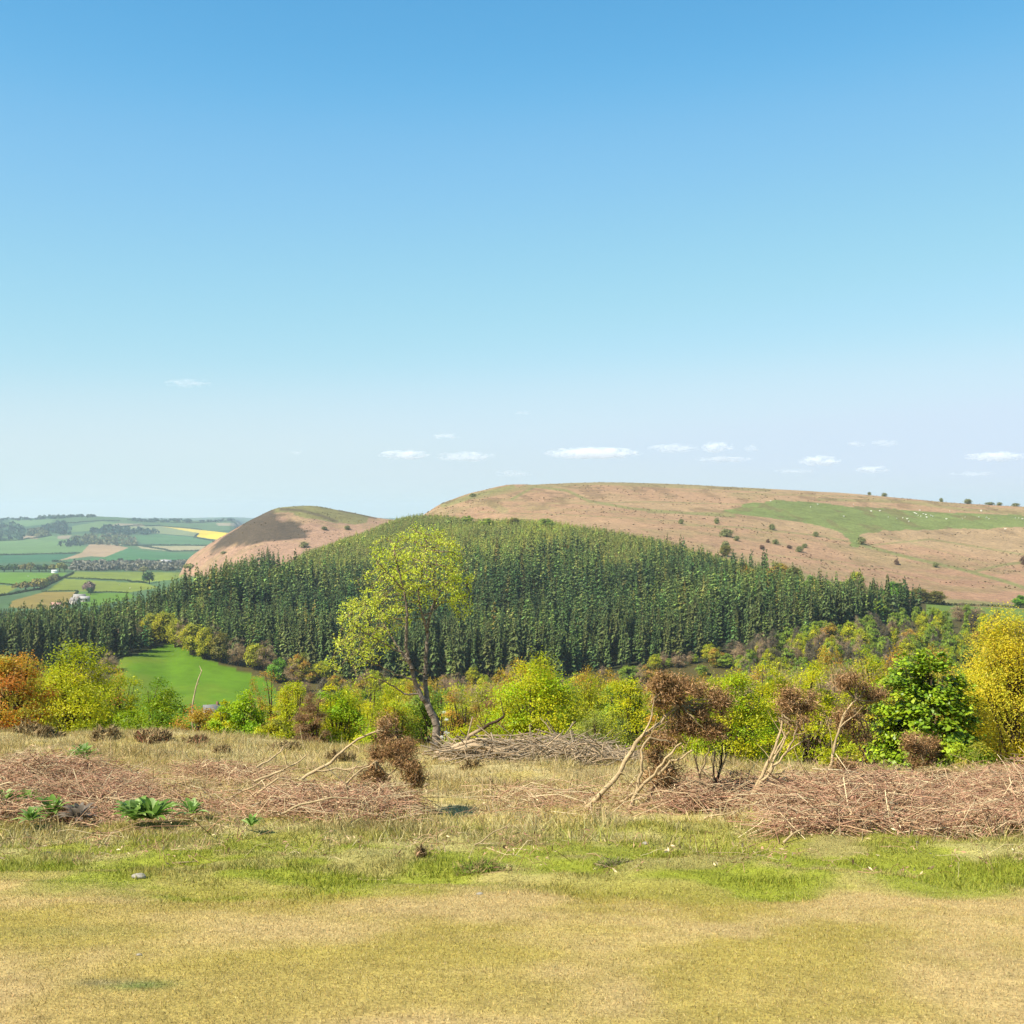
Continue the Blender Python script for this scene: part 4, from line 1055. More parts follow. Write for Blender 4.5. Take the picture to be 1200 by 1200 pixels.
house('pale farm barn with a light roof among the hedged fields', 'barn', G(93, 703, 1000, 1700), .5, 12, 7, 3.6, 2.4, (196, 186, 170), (180, 172, 162), 2, False)
house('pale stone farmhouse below the light barn', 'farmhouse', G(88, 708, 1000, 1700), -.3, 9, 6, 4, 2.6, (190, 180, 164), (150, 142, 134), 3)
house('grey roofed farm shed beside the purple tree', 'shed', G(99, 705, 1000, 1700), .2, 10, 6, 3.5, 2, (180, 170, 156), (186, 180, 172), 2, False)
house('reddish roofed cottage half hidden by conifers below the farm', 'cottage', G(66, 713, 1000, 1700), .1, 10, 6, 3.2, 2.4, (206, 188, 186), (196, 150, 130), 3)
house('white cottage at the foot of the bright meadow', 'cottage', G(248, 838, 380, 520), .35, 5.0, 3.6, 1.9, 1.4, (214, 208, 196), (140, 136, 130), 2)
house('tiny white farmhouse under the pink hill', 'farmhouse', G(194, 662, 2000, 3000), .1, 22, 10, 6, 4, (240, 238, 230), (190, 186, 180), 3)
house('tiny white shed at the corner of the green field', 'shed', G(64, 671.5, 1800, 2300), 0, 8, 5, 3, 1.6, (244, 242, 236), (220, 218, 212), 1, False)

# ------------------------------------------------------------------ the lone open-crowned tree
TY = 21.0


def resample(pts, step):
    pts = np.asarray(pts, float); d = np.concatenate([[0], np.cumsum(np.linalg.norm(np.diff(pts, axis=0), axis=1))])
    n = max(3, int(d[-1] / step) + 1); t = np.linspace(0, d[-1], n)
    return pchip(d, pts, t)


def limb(pix, y0, y1):
    n = len(pix); return [P(a, b, TY + y0 + (y1 - y0) * k / (n - 1)) for k, (a, b) in enumerate(pix)]


tree_base = ground((508.5 - 600) / F * TY, TY)
LIMBS = [
    (limb([(508, 884), (511, 868), (512, 852), (507, 839), (502, 828)], 0, 0), .075, .058),
    (limb([(502, 828), (500, 812), (498, 795), (499, 775), (500, 755), (501, 737), (504, 719), (510, 704), (517, 692), (527, 678), (532, 660)], 0, .5), .048, .010),
    (limb([(502, 828), (494, 815), (486, 798), (482, 781), (477, 765), (476, 745), (477, 720), (473, 692), (467, 668), (462, 650)], 0, -.4), .046, .009),
    (limb([(482, 781), (470, 764), (461, 750), (452, 735), (443, 715), (436, 690)], -.1, .5), .028, .007),
    (limb([(501, 742), (496, 724), (491, 700), (494, 670), (500, 640)], .2, -.3), .025, .006),
    (limb([(510, 704), (506, 682), (512, 656), (516, 632)], .3, .2), .02, .006),
    (limb([(492, 813), (478, 814), (458, 802), (432, 794), (408, 800)], -.05, -.5), .016, .005),
    (limb([(486, 797), (470, 792), (445, 781), (420, 768), (398, 752)], -.1, .3), .016, .005),
    (limb([(478, 768), (455, 757), (430, 742), (410, 728)], -.1, -.6), .016, .005),
    (limb([(504, 719), (520, 706), (540, 702), (552, 690)], .1, .5), .014, .005),
    (limb([(473, 692), (458, 676), (446, 662), (436, 650)], -.3, -.5), .014, .005),
    (limb([(500, 790), (492, 788), (478, 776), (468, 772)], 0, .3), .012, .004),
]
nodes, par, fixr = [], [], []
for li, (pts, r0, r1) in enumerate(LIMBS):
    q = resample(pts, .05)
    if li == 0:
        q[0, 2] = tree_base[2] - .1
    start = -1
    if li > 0:
        nd = np.array(nodes); start = int(np.argmin(((nd - q[0]) ** 2).sum(1)))
    for k, pnt in enumerate(q):
        if li > 0 and k == 0:
            last = start; continue
        jitter = rng.normal(size=3) * .006 if k > 1 else 0
        nodes.append(pnt + jitter); par.append(last if (li > 0 or k > 0) else -1); fixr.append(r0 + (r1 - r0) * (k / (len(q) - 1)) ** .8)
        last = len(nodes) - 1
att = []
for (cx, cy, rx, ry, rd, n_, yo) in [(496, 662, 57, 48, .75, 620, 0), (452, 690, 36, 36, .6, 220, 0), (438, 718, 44, 30, .65, 300, -.1), (420, 752, 36, 28, .55, 190, -.1), (404, 776, 24, 22, .4, 60, -.2), (540, 706, 17, 26, .35, 70, .3), (536, 680, 22, 26, .4, 90, .3), (478, 640, 40, 22, .5, 120, 0), (420, 798, 26, 12, .3, 50, -.4), (450, 790, 26, 12, .3, 40, -.2)]:
    d = rng.normal(size=(n_, 3)); d /= np.linalg.norm(d, axis=1)[:, None]; d *= rng.uniform(size=(n_, 1)) ** (1 / 2.4)
    att.append(np.stack([(cx + d[:, 0] * rx - 600) / F * TY, TY + yo + d[:, 1] * rd, -(cy + d[:, 2] * -ry - 600) / F * TY], 1))
att = np.concatenate(att)
nodes = [np.asarray(n_) for n_ in nodes]
nd = np.array(nodes); near_d = np.full(len(att), 1e9); near_i = np.zeros(len(att), int); alive = np.ones(len(att), bool)
dd = np.linalg.norm(att[:, None] - nd[None], axis=2); near_i = dd.argmin(1); near_d = dd.min(1)
STEP = .05
nchild = {}
for it in range(70):
    act = np.nonzero(alive & (near_d < 1.1))[0]
    if not len(act): break
    new = []
    for ni in np.unique(near_i[act]):
        m = act[near_i[act] == ni]
        v = att[m] - nodes[ni]; v = (v / np.linalg.norm(v, axis=1)[:, None]).sum(0) + rng.normal(size=3) * .25
        v /= np.linalg.norm(v) + 1e-9
        if nchild.get(ni, 0) > 3: v = v + rng.normal(size=3) * .6
        nchild[ni] = nchild.get(ni, 0) + 1
        nodes.append(nodes[ni] + v * STEP); par.append(int(ni)); fixr.append(0); new.append(len(nodes) - 1)
    nn_ = np.array([nodes[i] for i in new])
    dd = np.linalg.norm(att[:, None] - nn_[None], axis=2); mi = dd.argmin(1); md = dd.min(1)
    up_ = md < near_d; near_d[up_] = md[up_]; near_i[up_] = np.array(new)[mi[up_]]
    alive &= near_d > .07
nd = np.array(nodes); par = np.array(par); fixr = np.array(fixr); n_ = len(nd)
acc = np.zeros(n_); kids = np.zeros(n_, int)
for i in range(n_ - 1, -1, -1):
    if kids[i] == 0: acc[i] = .0034 ** 2.3
    if par[i] >= 0: acc[par[i]] += acc[i]; kids[par[i]] += 1
rad = np.minimum(acc ** (1 / 2.3), .02)
rad = np.where(fixr > 0, fixr, rad)
o = thing('lone_tree', 'slender open crowned tree with thin new leaves leaning on a forked dark trunk', 'tree', tree_base)
tk = MB(); e = par >= 0
bark = lin((150, 134, 116), .62)
big = e & (rad > .012)
i = np.nonzero(big)[0]
tk.segs(nd[par[i]] - tree_base, nd[i] - tree_base, np.maximum(rad[i], np.minimum(rad[par[i]], rad[i] * 1.25)), rad[i], bark, 9)
tk.build('trunk', M_BARK, o, smooth=True)
bw = MB(); i = np.nonzero(e & ~big)[0]
bw.segs(nd[par[i]] - tree_base, nd[i] - tree_base, np.minimum(rad[par[i]], rad[i] * 1.3), rad[i], lin((150, 130, 100), .55) * rng.uniform(.7, 1.25, (len(i), 1)), 4)
lf = MB()
tips = np.nonzero((rad < .0062) & (rng.uniform(size=n_) < .30 + .75 * sstep(.42, .58, vnoise(nd[:, 0] * 5.5 + nd[:, 1] * 3, nd[:, 2] * 5.5, 12))))[0]
# low branches are barer
lowm = (nd[tips, 2] > P(0, 775, TY)[2]) | (rng.uniform(size=len(tips)) < .35); tips = tips[lowm]
k = np.repeat(tips, 9)
pos = nd[k] - tree_base + rng.normal(size=(len(k), 3)) * .036
pal = np.array([lin(c, K * 1.75) for c in [(190, 200, 60), (180, 190, 52), (202, 204, 84), (172, 180, 58), (166, 166, 70)]])
clc = rng.integers(0, 5, n_)
cc = pal[clc[k]] * rng.uniform(.8, 1.2, (len(k), 1))
lf.leaves(pos, rng.normal(size=(len(k), 3)) + [0, 0, .5], rng.uniform(.026, .048, len(k)), rng.uniform(.017, .03, len(k)), cc)
lf.build('crown', M_LEAF, o); bw.build('branches', M_BARK, o)

# ------------------------------------------------------------------ dead gorse: bare pale stems carrying brown heads
PALEW = lin((206, 178, 132), .62); DARKW = lin((92, 74, 56), .55)
DEADC = np.array([lin(c, .95) for c in [(170, 130, 84), (150, 112, 72), (196, 156, 112), (130, 104, 58)]])


def wobble(pts, step, amp):
    q = resample(pts, step); w = rng.normal(size=q.shape) * amp; w[0] = 0
    return q + w


def gorse(label, gx, gy, Y, stems, heads, twig_n=46, name='dead_gorse'):
    base = G(gx, gy, 5, 24); o = thing(name, label, 'dead bush', base)
    ends = []
    for st in stems:
        pix, r0, r1 = st[0], st[1], st[2]; y0 = st[3] if len(st) > 3 else 0; y1 = st[4] if len(st) > 4 else 0
        colr = DARKW if (len(st) > 5 and st[5]) else PALEW
        n = len(pix)
        pts = [P(a, b, Y + y0 + (y1 - y0) * k / max(1, n - 1)) for k, (a, b) in enumerate(pix)]
        q = wobble(pts, .06, .006)
        m = MB(); r_ = 1.3 * np.linspace(r0, r1, len(q)) * rng.uniform(.88, 1.12, len(q))
        m.tube(q - base, r_, 8, colr * rng.uniform(.85, 1.15, (len(q), 1)))
        for _ in range(int(len(q) * .5)):
            i = rng.integers(len(q) // 3, len(q)); d = q[min(i + 1, len(q) - 1)] - q[i - 1]; d /= np.linalg.norm(d) + 1e-9
            d = d + rng.normal(size=3) * .7; d /= np.linalg.norm(d); l = rng.uniform(.06, .28)
            a = q[i] - base; b = a + d * l * .5 + rng.normal(size=3) * .01; c = b + d * l * .5 + rng.normal(size=3) * .02
            m.tube([a, b, c], [r_[i] * .35, .003, .0018], 4, colr * rng.uniform(.8, 1.2), cap=False)
        m.build('stem', M_WOOD, o, smooth=True); ends.append(q[-1])
    if heads:
        m = MB()
        sub = []
        for (cx, cy, rx, ry, dy, dens) in heads:
            for q in range(5):
                a = rng.uniform(0, 6.28); u = rng.uniform(.3, .85)
                sub.append((cx + math.cos(a) * rx * u, cy + math.sin(a) * ry * u, rx * rng.uniform(.35, .6), ry * rng.uniform(.38, .65), dy + rng.normal() * .08, dens * rng.uniform(.22, .42)))
        for (cx, cy, rx, ry, dy, dens) in sub:
            c = P(cx, cy, Y + dy); sx = rx / F * Y; sz = ry / F * Y
            e0 = min(ends, key=lambda q: np.linalg.norm(q - c)) if ends else c
            nt = int(twig_n * dens * 2.4)
            d = rng.normal(size=(nt, 3)); d /= np.linalg.norm(d, axis=1)[:, None]; d *= rng.uniform(.02, 1.45, (nt, 1)) ** .8
            lump = .55 + .85 * vnoise(d[:, 0] * 3.4 + cx, d[:, 2] * 3.4 + cy, 3)
            tp = c + d * np.array([sx, sx * .8, sz]) * lump[:, None]
            st = c - np.array([sx * .3, 0, sz * .5]) + (tp - c) * rng.uniform(.05, .5, (nt, 1))
            m.segs(st - base, tp - base, .004, .0022, DEADC[rng.integers(0, 4, nt)] * .8, 4)
            mid_ = (e0 + c) / 2 + rng.normal(size=3) * .04
            bq = wobble([e0, mid_, c, c + (c - mid_) * .5 + rng.normal(size=3) * .02], .04, .004)
            m.tube(bq - base, np.linspace(.010, .003, len(bq)), 6, PALEW * rng.uniform(.6, 1.0))
            k = np.repeat(np.arange(nt), 10)
            pos = tp[k] + rng.normal(size=(len(k), 3)) * np.array([.042, .042, .03])
            dr = rng.normal(size=(len(k), 3)) + d[k] * .8
            cl = DEADC[rng.integers(0, 4, nt)][k] * rng.uniform(.45, 1.3, (len(k), 1))
            m.leaves(pos - base, rng.normal(size=(len(k), 3)), rng.uniform(.025, .06, len(k)), rng.uniform(.004, .008, len(k)), cl, D=dr)
        m.build('dead_foliage', M_DRY, o)
    return o


gorse('large leaning dead gorse with pale bent stems and brown heads', 700, 958, 11.6, [
    ([(683, 953), (704, 931), (725, 908), (738, 883), (752, 864), (770, 850), (783, 836), (797, 826)], .021, .010, 0, .2),
    ([(752, 864), (762, 845), (767, 820)], .008, .004, .1, .1),
    ([(717, 968), (736, 951), (745, 930), (751, 903), (752, 880), (761, 864)], .016, .007, -.2, -.1),
    ([(745, 930), (765, 907), (780, 890), (798, 871)], .012, .006, -.15, -.3),
    ([(772, 908), (785, 894), (797, 889), (811, 879)], .010, .005, -.1, -.3),
    ([(690, 956), (713, 947), (735, 937), (746, 925)], .014, .010, .1, -.1),
    ([(757, 941), (763, 929), (768, 920), (778, 912)], .012, .006, .1, .1, 1),
    ([(700, 950), (705, 942), (703, 930)], .006, .004, 0, 0, 1),
], [(778, 803, 22, 12, .2, 1.3), (800, 806, 20, 13, .2, 1.2), (786, 822, 18, 10, .15, .8), (828, 822, 22, 18, .3, 1.7), (846, 826, 10, 13, .3, .6), (776, 868, 18, 12, .2, .9), (806, 856, 20, 11, .2, 1.1), (830, 852, 18, 11, .25, 1.1), (772, 886, 16, 12, .2, .6), (785, 911, 24, 14, .25, 1.4), (800, 842, 14, 8, .2, .4)])
gorse('short bare gorse stems standing behind the leaning dead gorse', 832, 934, 12.2, [
    ([(833, 933), (838, 919), (844, 905), (846, 890), (845, 872)], .013, .005, 0, 0, 1), ([(838, 917), (836, 897), (839, 880)], .008, .004, 0, .1, 1), ([(843, 906), (849, 893), (850, 883)], .008, .004, 0, -.1, 0),
    ([(822, 927), (819, 905), (813, 884)], .010, .004, .1, .2, 1), ([(820, 906), (828, 886), (831, 874)], .008, .004, .1, 0, 0), ([(838, 916), (828, 908), (822, 902)], .007, .004, 0, 0, 0)], [])
gorse('leaning pale gorse with a ragged brown top near the middle', 873, 943, 11.8, [
    ([(872, 944), (886, 924), (896, 902), (906, 880), (914, 858), (917, 834)], .016, .006, 0, .1), ([(880, 936), (900, 908), (921, 882), (931, 864), (933, 846)], .013, .005, 0, -.2), ([(900, 905), (912, 880), (925, 852), (921, 836)], .009, .004, 0, .2), ([(908, 884), (918, 862), (912, 840)], .007, .004, 0, .1), ([(920, 884), (938, 870), (952, 858)], .006, .003, 0, .2)],
    [(922, 818, 20, 13, .1, 1.2), (945, 824, 16, 11, .15, .8), (932, 846, 14, 12, 0, .5)])
gorse('tall single stemmed dead gorse with a brown tuft on top', 966, 918, 12.6, [
    ([(964, 920), (972, 900), (978, 876), (985, 850), (990, 836), (1003, 820)], .014, .006, 0, .1), ([(964, 918), (970, 908), (982, 902)], .007, .004, 0, .1), ([(984, 853), (994, 844), (1000, 836)], .006, .003, 0, .1)],
    [(1004, 802, 20, 13, .1, 1.3), (1020, 812, 13, 12, .15, .8), (992, 840, 22, 16, .2, .8), (1010, 850, 14, 20, .3, .6), (990, 896, 16, 14, .2, .9)])
gorse('brown dead gorse bush in front of the dark sycamore', 1070, 905, 14.5, [([(1068, 908), (1070, 895), (1074, 880)], .012, .006, 0, 0, 1), ([(1014, 922), (1030, 916), (1046, 904), (1055, 900)], .011, .006, -1.5, -1.5)],
      [(1074, 872, 18, 13, 0, 1.2), (1080, 890, 16, 10, 0, .8), (1090, 880, 10, 12, 0, .5)])
gorse('toppled dead gorse with its brown head hanging over the grass', 360, 948, 11.4, [
    ([(354, 913), (370, 902), (386, 894), (408, 874), (424, 864), (441, 857)], .012, .006, .2, .3), ([(370, 903), (400, 902), (425, 898), (440, 892)], .008, .005, .2, .2), ([(380, 931), (404, 918), (424, 901), (440, 893)], .010, .005, 0, 0), ([(440, 892), (455, 908), (468, 897)], .007, .004, 0, .1),
    ([(350, 960), (366, 945), (390, 940), (412, 941), (430, 943), (440, 948), (443, 957)], .014, .008, 0, -.2, 0), ([(398, 933), (418, 931), (430, 936), (440, 946)], .010, .006, 0, 0, 1), ([(300, 900), (316, 890), (334, 874)], .009, .004, .5, .7), ([(298, 916), (322, 907), (344, 896), (360, 885)], .010, .004, .4, .5), ([(300, 932), (330, 912), (352, 918), (372, 936)], .008, .005, .2, .2), ([(310, 940), (340, 925), (365, 930), (384, 944)], .008, .005, .1, .1)],
    [(455, 847, 13, 6, .3, .5), (452, 864, 11, 8, .3, .5), (452, 888, 18, 13, .15, 1.1), (478, 882, 17, 12, .15, 1.1), (488, 903, 11, 20, .1, 1.3), (437, 907, 14, 12, .1, .7), (410, 955, 26, 9, 0, .9), (370, 962, 22, 8, -.1, .8)])
gorse('flattened dead gorse lying on the grass beside the bracken', 868, 972, 10.3, [([(845, 975), (862, 972), (880, 974), (900, 978)], .011, .006, 0, 0), ([(874, 966), (890, 963), (912, 962)], .009, .005, .1, .1), ([(820, 962), (842, 955), (860, 950)], .008, .005, .3, .3)], [(860, 965, 10, 5, .1, .5)])

# ------------------------------------------------------------------ cut branches and brushwood
LOGC = lin((204, 176, 138), .66)
labs = ['thickest pale cut branch lying across the brushwood heap', 'pale cut branch lowest in the heap beside the lone trunk', 'pale branch topmost in the heap beside the lone trunk', 'short pale log against the foot of the lone tree', 'long pale branch reaching into the twiggy part of the heap', 'pale branch with a bend in the middle of the heap', 'pale forked looking branch low in the front of the heap', 'thin pale branch along the front of the heap', 'grey branch along the back of the heap']
logs = [[(533, 880), (560, 874), (590, 880), (625, 890)], [(508, 888), (530, 890), (560, 894), (592, 896)], [(528, 878), (548, 870), (572, 866)], [(511, 882), (522, 880), (536, 881)], [(560, 886), (600, 884), (650, 888)], [(545, 882), (570, 888), (585, 884), (610, 892)], [(540, 884), (548, 890), (565, 892), (574, 897)], [(590, 890), (630, 893), (670, 892)], [(570, 870), (610, 868), (650, 871)]]
for k, (pix, lab) in enumerate(zip(logs, labs)):
    Yl = 18.9 + .07 * k
    pts = [P(a, b, Yl) for a, b in pix]; r0 = [.05, .04, .036, .046, .034, .034, .034, .024, .03][k]
    m = MB(); q = wobble(pts, .12, .01); m.tube(q, np.linspace(r0, r0 * .6, len(q)), 10, LOGC * rng.uniform(.85, 1.15, (len(q), 1)))
    tag(m.build('cut_branch', M_WOOD, smooth=True, origin=q[0]), lab, 'branch', 'pale cut branches beside the lone tree')
m = MB(); q = wobble([P(540, 874, 20.2), P(548, 866, 20.1), P(560, 857, 20.0), P(575, 849, 19.9), P(590, 840, 19.8)], .12, .012)
cc = np.array([LOGC * .8 if t < .5 else DARKW for t in np.linspace(0, 1, len(q))]); m.tube(q, np.linspace(.035, .02, len(q)), 8, cc)
for _ in range(5):
    i = rng.integers(2, len(q)); m.tube([q[i], q[i] + rng.normal(size=3) * .08 + [.05, 0, .12]], [.01, .004], 5, DARKW)
tag(m.build('cut_branch', M_WOOD, smooth=True, origin=q[0]), 'dark tipped branch sticking up out of the brushwood heap', 'branch', 'pale cut branches beside the lone tree')
m = MB(); nt = 900
px = rng.uniform(525, 745, nt); t = (px - 525) / 220
hump = np.interp(px, [525, 560, 600, 650, 690, 730, 745], [874, 870, 868, 864, 868, 878, 890]); low = np.interp(px, [525, 620, 745], [893, 897, 902])
py = low + (hump - low) * rng.uniform(0, 1, nt) ** 1.2
for a, b in zip(px, py):
    Yl = rng.uniform(18.6, 21.0); c = P(a, b, Yl); gz = float(H(c[0], Yl)); c[2] = max(c[2], gz + .02)
    an = rng.normal() * .5 + (0 if rng.uniform() < .6 else rng.choice([-.9, .9])); d = np.array([math.cos(an), rng.normal() * .4, math.sin(an) * .45]); d /= np.linalg.norm(d)
    l = rng.uniform(.25, 1.0); r0 = rng.uniform(.004, .013)
    A = c - d * l / 2; B = c + d * l / 2; mid = c + rng.normal(size=3) * .05
    for p_ in (A, B): p_[2] = max(p_[2], float(H(p_[0], p_[1])) + .01)
    m.tube([A, mid, B], [r0, r0 * .8, r0 * .4], 4, (LOGC if rng.uniform() < .55 else lin((176, 156, 128), .75)) * rng.uniform(.6, 1.15), cap=False)
tag(m.build('brushwood', M_WOOD), kind='stuff')

# ------------------------------------------------------------------ dead bracken heaps
BC = np.array([lin(c, .85) for c in [(226, 194, 148), (216, 180, 136), (200, 156, 122), (238, 214, 166), (192, 150, 112)]])
RED = np.array([lin(c, .85) for c in [(198, 148, 118), (182, 132, 104), (210, 166, 132)]])


def bracken(region, n, heights, red=.35, name='dead_bracken', stem=(.25, .95), up=.30, crumbs=3, rk=1.0):
    """a tangle of collapsed stems over a strip (x and y at its ground line) with a hump of the given height"""
    m = MB()
    (px0, px1, y0, y1) = region
    px = rng.uniform(px0, px1, n); py = rng.uniform(y0, y1, n)
    Yv = np.array([G(a, b, 5, 22)[1] for a, b in zip(np.full(12, 600), np.linspace(y0, y1, 12))])
    Yl = np.interp(py, np.linspace(y0, y1, 12), Yv)
    X = (px - 600) / F * Yl
    hp = np.interp(px, [h_[0] for h_ in heights], [h_[1] for h_ in heights]) * np.sin(np.clip((py - y0) / (y1 - y0), .05, .95) * np.pi) ** .7
    hp = hp * (.10 + 1.05 * sstep(.3, .7, fbm(X / .55, Yl / .7, 71)))
    keep = rng.uniform(size=n) < np.clip(hp / .09 + .10, 0, 1)
    X, Yl, hp = X[keep], Yl[keep], hp[keep]; n = len(X)
    z = H(X, Yl) + hp * rng.uniform(.1, 1, n) ** .6 + .01
    an = rng.uniform(0, 2 * np.pi, n); el = rng.normal(size=n) * up
    d = np.stack([np.cos(an) * np.cos(el), np.sin(an) * np.cos(el) * .8, np.sin(el)], 1)
    l = rng.uniform(stem[0], stem[1], n)[:, None]
    c = np.stack([X, Yl, z], 1); bow = np.stack([rng.normal(size=n) * .04, rng.normal(size=n) * .04, np.abs(rng.normal(size=n)) * .06], 1)
    A, B, Cc, D = c - d * l * .5, c - d * l * .15 + bow, c + d * l * .2 + bow, c + d * l * .5
    for q in (A, D): q[:, 2] = np.maximum(q[:, 2], H(q[:, 0], q[:, 1]) + .005)
    r0 = rng.uniform(.0016, .0044, n) * rk
    isr = rng.uniform(size=n) < red * .7
    col = np.where(isr[:, None], RED[rng.integers(0, 3, n)], BC[rng.integers(0, 5, n)]) * rng.uniform(.7, 1.2, (n, 1))
    col[rng.uniform(size=n) < .11] *= np.array([.38, .30, .26])
    m.segs(A, B, r0, r0 * .9, col, 3); m.segs(B, Cc, r0 * .9, r0 * .7, col, 3); m.segs(Cc, D, r0 * .7, r0 * .35, col, 3)
    k = np.repeat(np.arange(n), crumbs)
    t = rng.uniform(-.1, .5, (len(k), 1)); p = c[k] + d[k] * l[k] * t + bow[k] * .7 + rng.normal(size=(len(k), 3)) * np.array([.035, .035, .02]); p[:, 2] = np.maximum(p[:, 2], H(p[:, 0], p[:, 1]) + .004)
    cl = np.where((rng.uniform(size=len(k)) < red + .1)[:, None], RED[rng.integers(0, 3, len(k))], BC[rng.integers(0, 5, len(k))]) * rng.uniform(.35, 1.15, (len(k), 1))
    L = rng.uniform(.015, .05, len(k))
    m.leaves(p, rng.normal(size=(len(k), 3)) + [0, 0, .4], L, L * rng.uniform(.12, .4, len(k)), cl, D=d[k] + rng.normal(size=(len(k), 3)) * .8)
    tag(m.build(name, M_DRY), kind='stuff')


bracken((-60, 175, 918, 968), 5000, [(-60, .22), (30, .30), (90, .27), (130, .16), (175, .04)], .4)
bracken((90, 330, 932, 980), 1300, [(90, .04), (160, .06), (230, .08), (270, .06), (330, .03)], .25)
bracken((200, 345, 908, 930), 900, [(200, .03), (255, .10), (300, .10), (345, .05)], .3)
bracken((320, 480, 938, 974), 2000, [(320, .05), (370, .12), (420, .14), (480, .04)], .35)
bracken((560, 690, 930, 958), 380, [(560, .02), (590, .07), (640, .06), (690, .03)], .15)
bracken((680, 790, 938, 966), 420, [(680, .03), (740, .05), (790, .1)], .2)
bracken((790, 930, 936, 966), 1700, [(780, .08), (830, .14), (880, .14), (930, .16)], .35)
bracken((900, 1260, 928, 984), 8200, [(900, .12), (960, .20), (1020, .24), (1080, .27), (1150, .25), (1210, .28), (1260, .26)], .38)
bracken((-40, 640, 972, 1015), 900, [(-40, .012), (640, .012)], .15, up=.22, stem=(.04, .22), rk=.5)
bracken((560, 1240, 978, 1030), 900, [(560, .012), (1240, .012)], .15, up=.22, stem=(.04, .22), rk=.5)


# ------------------------------------------------------------------ dry stalks, scrub mounds, foxgloves, stones, sticks
def mound(label, px, py, w, h, n, cols, L=(.04, .10), Wd=.012, ymin=5, ymax=40, name='scrub_mound', upw=.6):
    g = G(px, py, ymin, ymax); o = thing(name, label, 'scrub', g, 'low dead scrub along the brow'); sc = g[1] / F
    m = MB(); d = rng.normal(size=(n, 3)); d[:, 2] = np.abs(d[:, 2]); d /= np.linalg.norm(d, axis=1)[:, None]; d *= rng.uniform(.2, 1, (n, 1)) ** .5
    lump = .4 + 1.1 * vnoise(d[:, 0] * 3.5 + px, d[:, 1] * 3.5 + d[:, 2] * 2, 2)
    p = d * np.array([w * sc, w * sc * .8, h * sc]) * lump[:, None]
    p[:, 2] += H(p[:, 0] + g[0], p[:, 1] + g[1]) - g[2]
    cc = np.array([lin(c, .9) for c in cols])[rng.integers(0, len(cols), n)] * rng.uniform(.7, 1.25, (n, 1))
    l = rng.uniform(L[0], L[1], n) * g[1] / 11
    m.leaves(p, rng.normal(size=(n, 3)), l, Wd * g[1] / 11 * rng.uniform(.6, 1.3, n), cc, D=d + rng.normal(size=(n, 3)) * .5 + [0, 0, upw]); m.build('foliage', M_DRY, o)
    s = MB(); k = rng.permutation(n)[:30]; s.segs(np.zeros((len(k), 3)) + p[k] * [.2, .2, 0] , p[k], .006, .002, DARKW, 4); s.build('stem', M_WOOD, o)


HEA = [(146, 122, 84), (160, 136, 92), (126, 104, 72), (170, 150, 104)]
for (lab, px, py, w, h, n) in [('brown scrub mound in front of the big lime bush', 48, 864, 26, 12, 1500), ('ragged brown scrub mound below the darker green bush', 124, 868, 18, 14, 1200), ('reddish scrub mound at the foot of the darker green bush', 180, 870, 22, 14, 1300), ('low scrub mound under the rust orange tree', 8, 858, 20, 14, 900), ('small dark scrub mound before the vivid green bush', 262, 884, 9, 7, 500), ('brown scrub mound under the leafless twiggy bush', 400, 892, 18, 10, 900), ('reddish scrub mound below the slender sapling', 232, 872, 14, 8, 700), ('tan scrub mound under the yellow bush at the brow', 335, 880, 18, 10, 800),
                              ('brown scrub mound at the foot of the sycamore', 1098, 916, 26, 14, 1300), ('tan scrub mound below the golden tree', 1180, 918, 34, 12, 1300), ('small brown scrub mound in front of the lone trunk', 552, 902, 12, 10, 600), ('tan scrub mound beneath the broad lime bush', 862, 912, 22, 8, 800)]:
    mound(lab, px, py, w, h, n, HEA if 'reddish' not in lab else HEA + [(150, 96, 72)])
mound('low brown dead tuft on the green strip beside the path', 565, 1022, 32, 15, 1500, [(150, 128, 86), (164, 140, 92), (120, 132, 50), (110, 140, 40)], name='grass_tuft', Wd=.006)
mound('small dark dead tuft on the green strip', 494, 1006, 9, 14, 260, [(120, 96, 66), (140, 118, 78)], name='grass_tuft', Wd=.006)
mound('grey brown flat tuft on the green strip near the moor side', 715, 1015, 20, 8, 500, [(150, 138, 100), (130, 140, 60)], name='grass_tuft', Wd=.006)

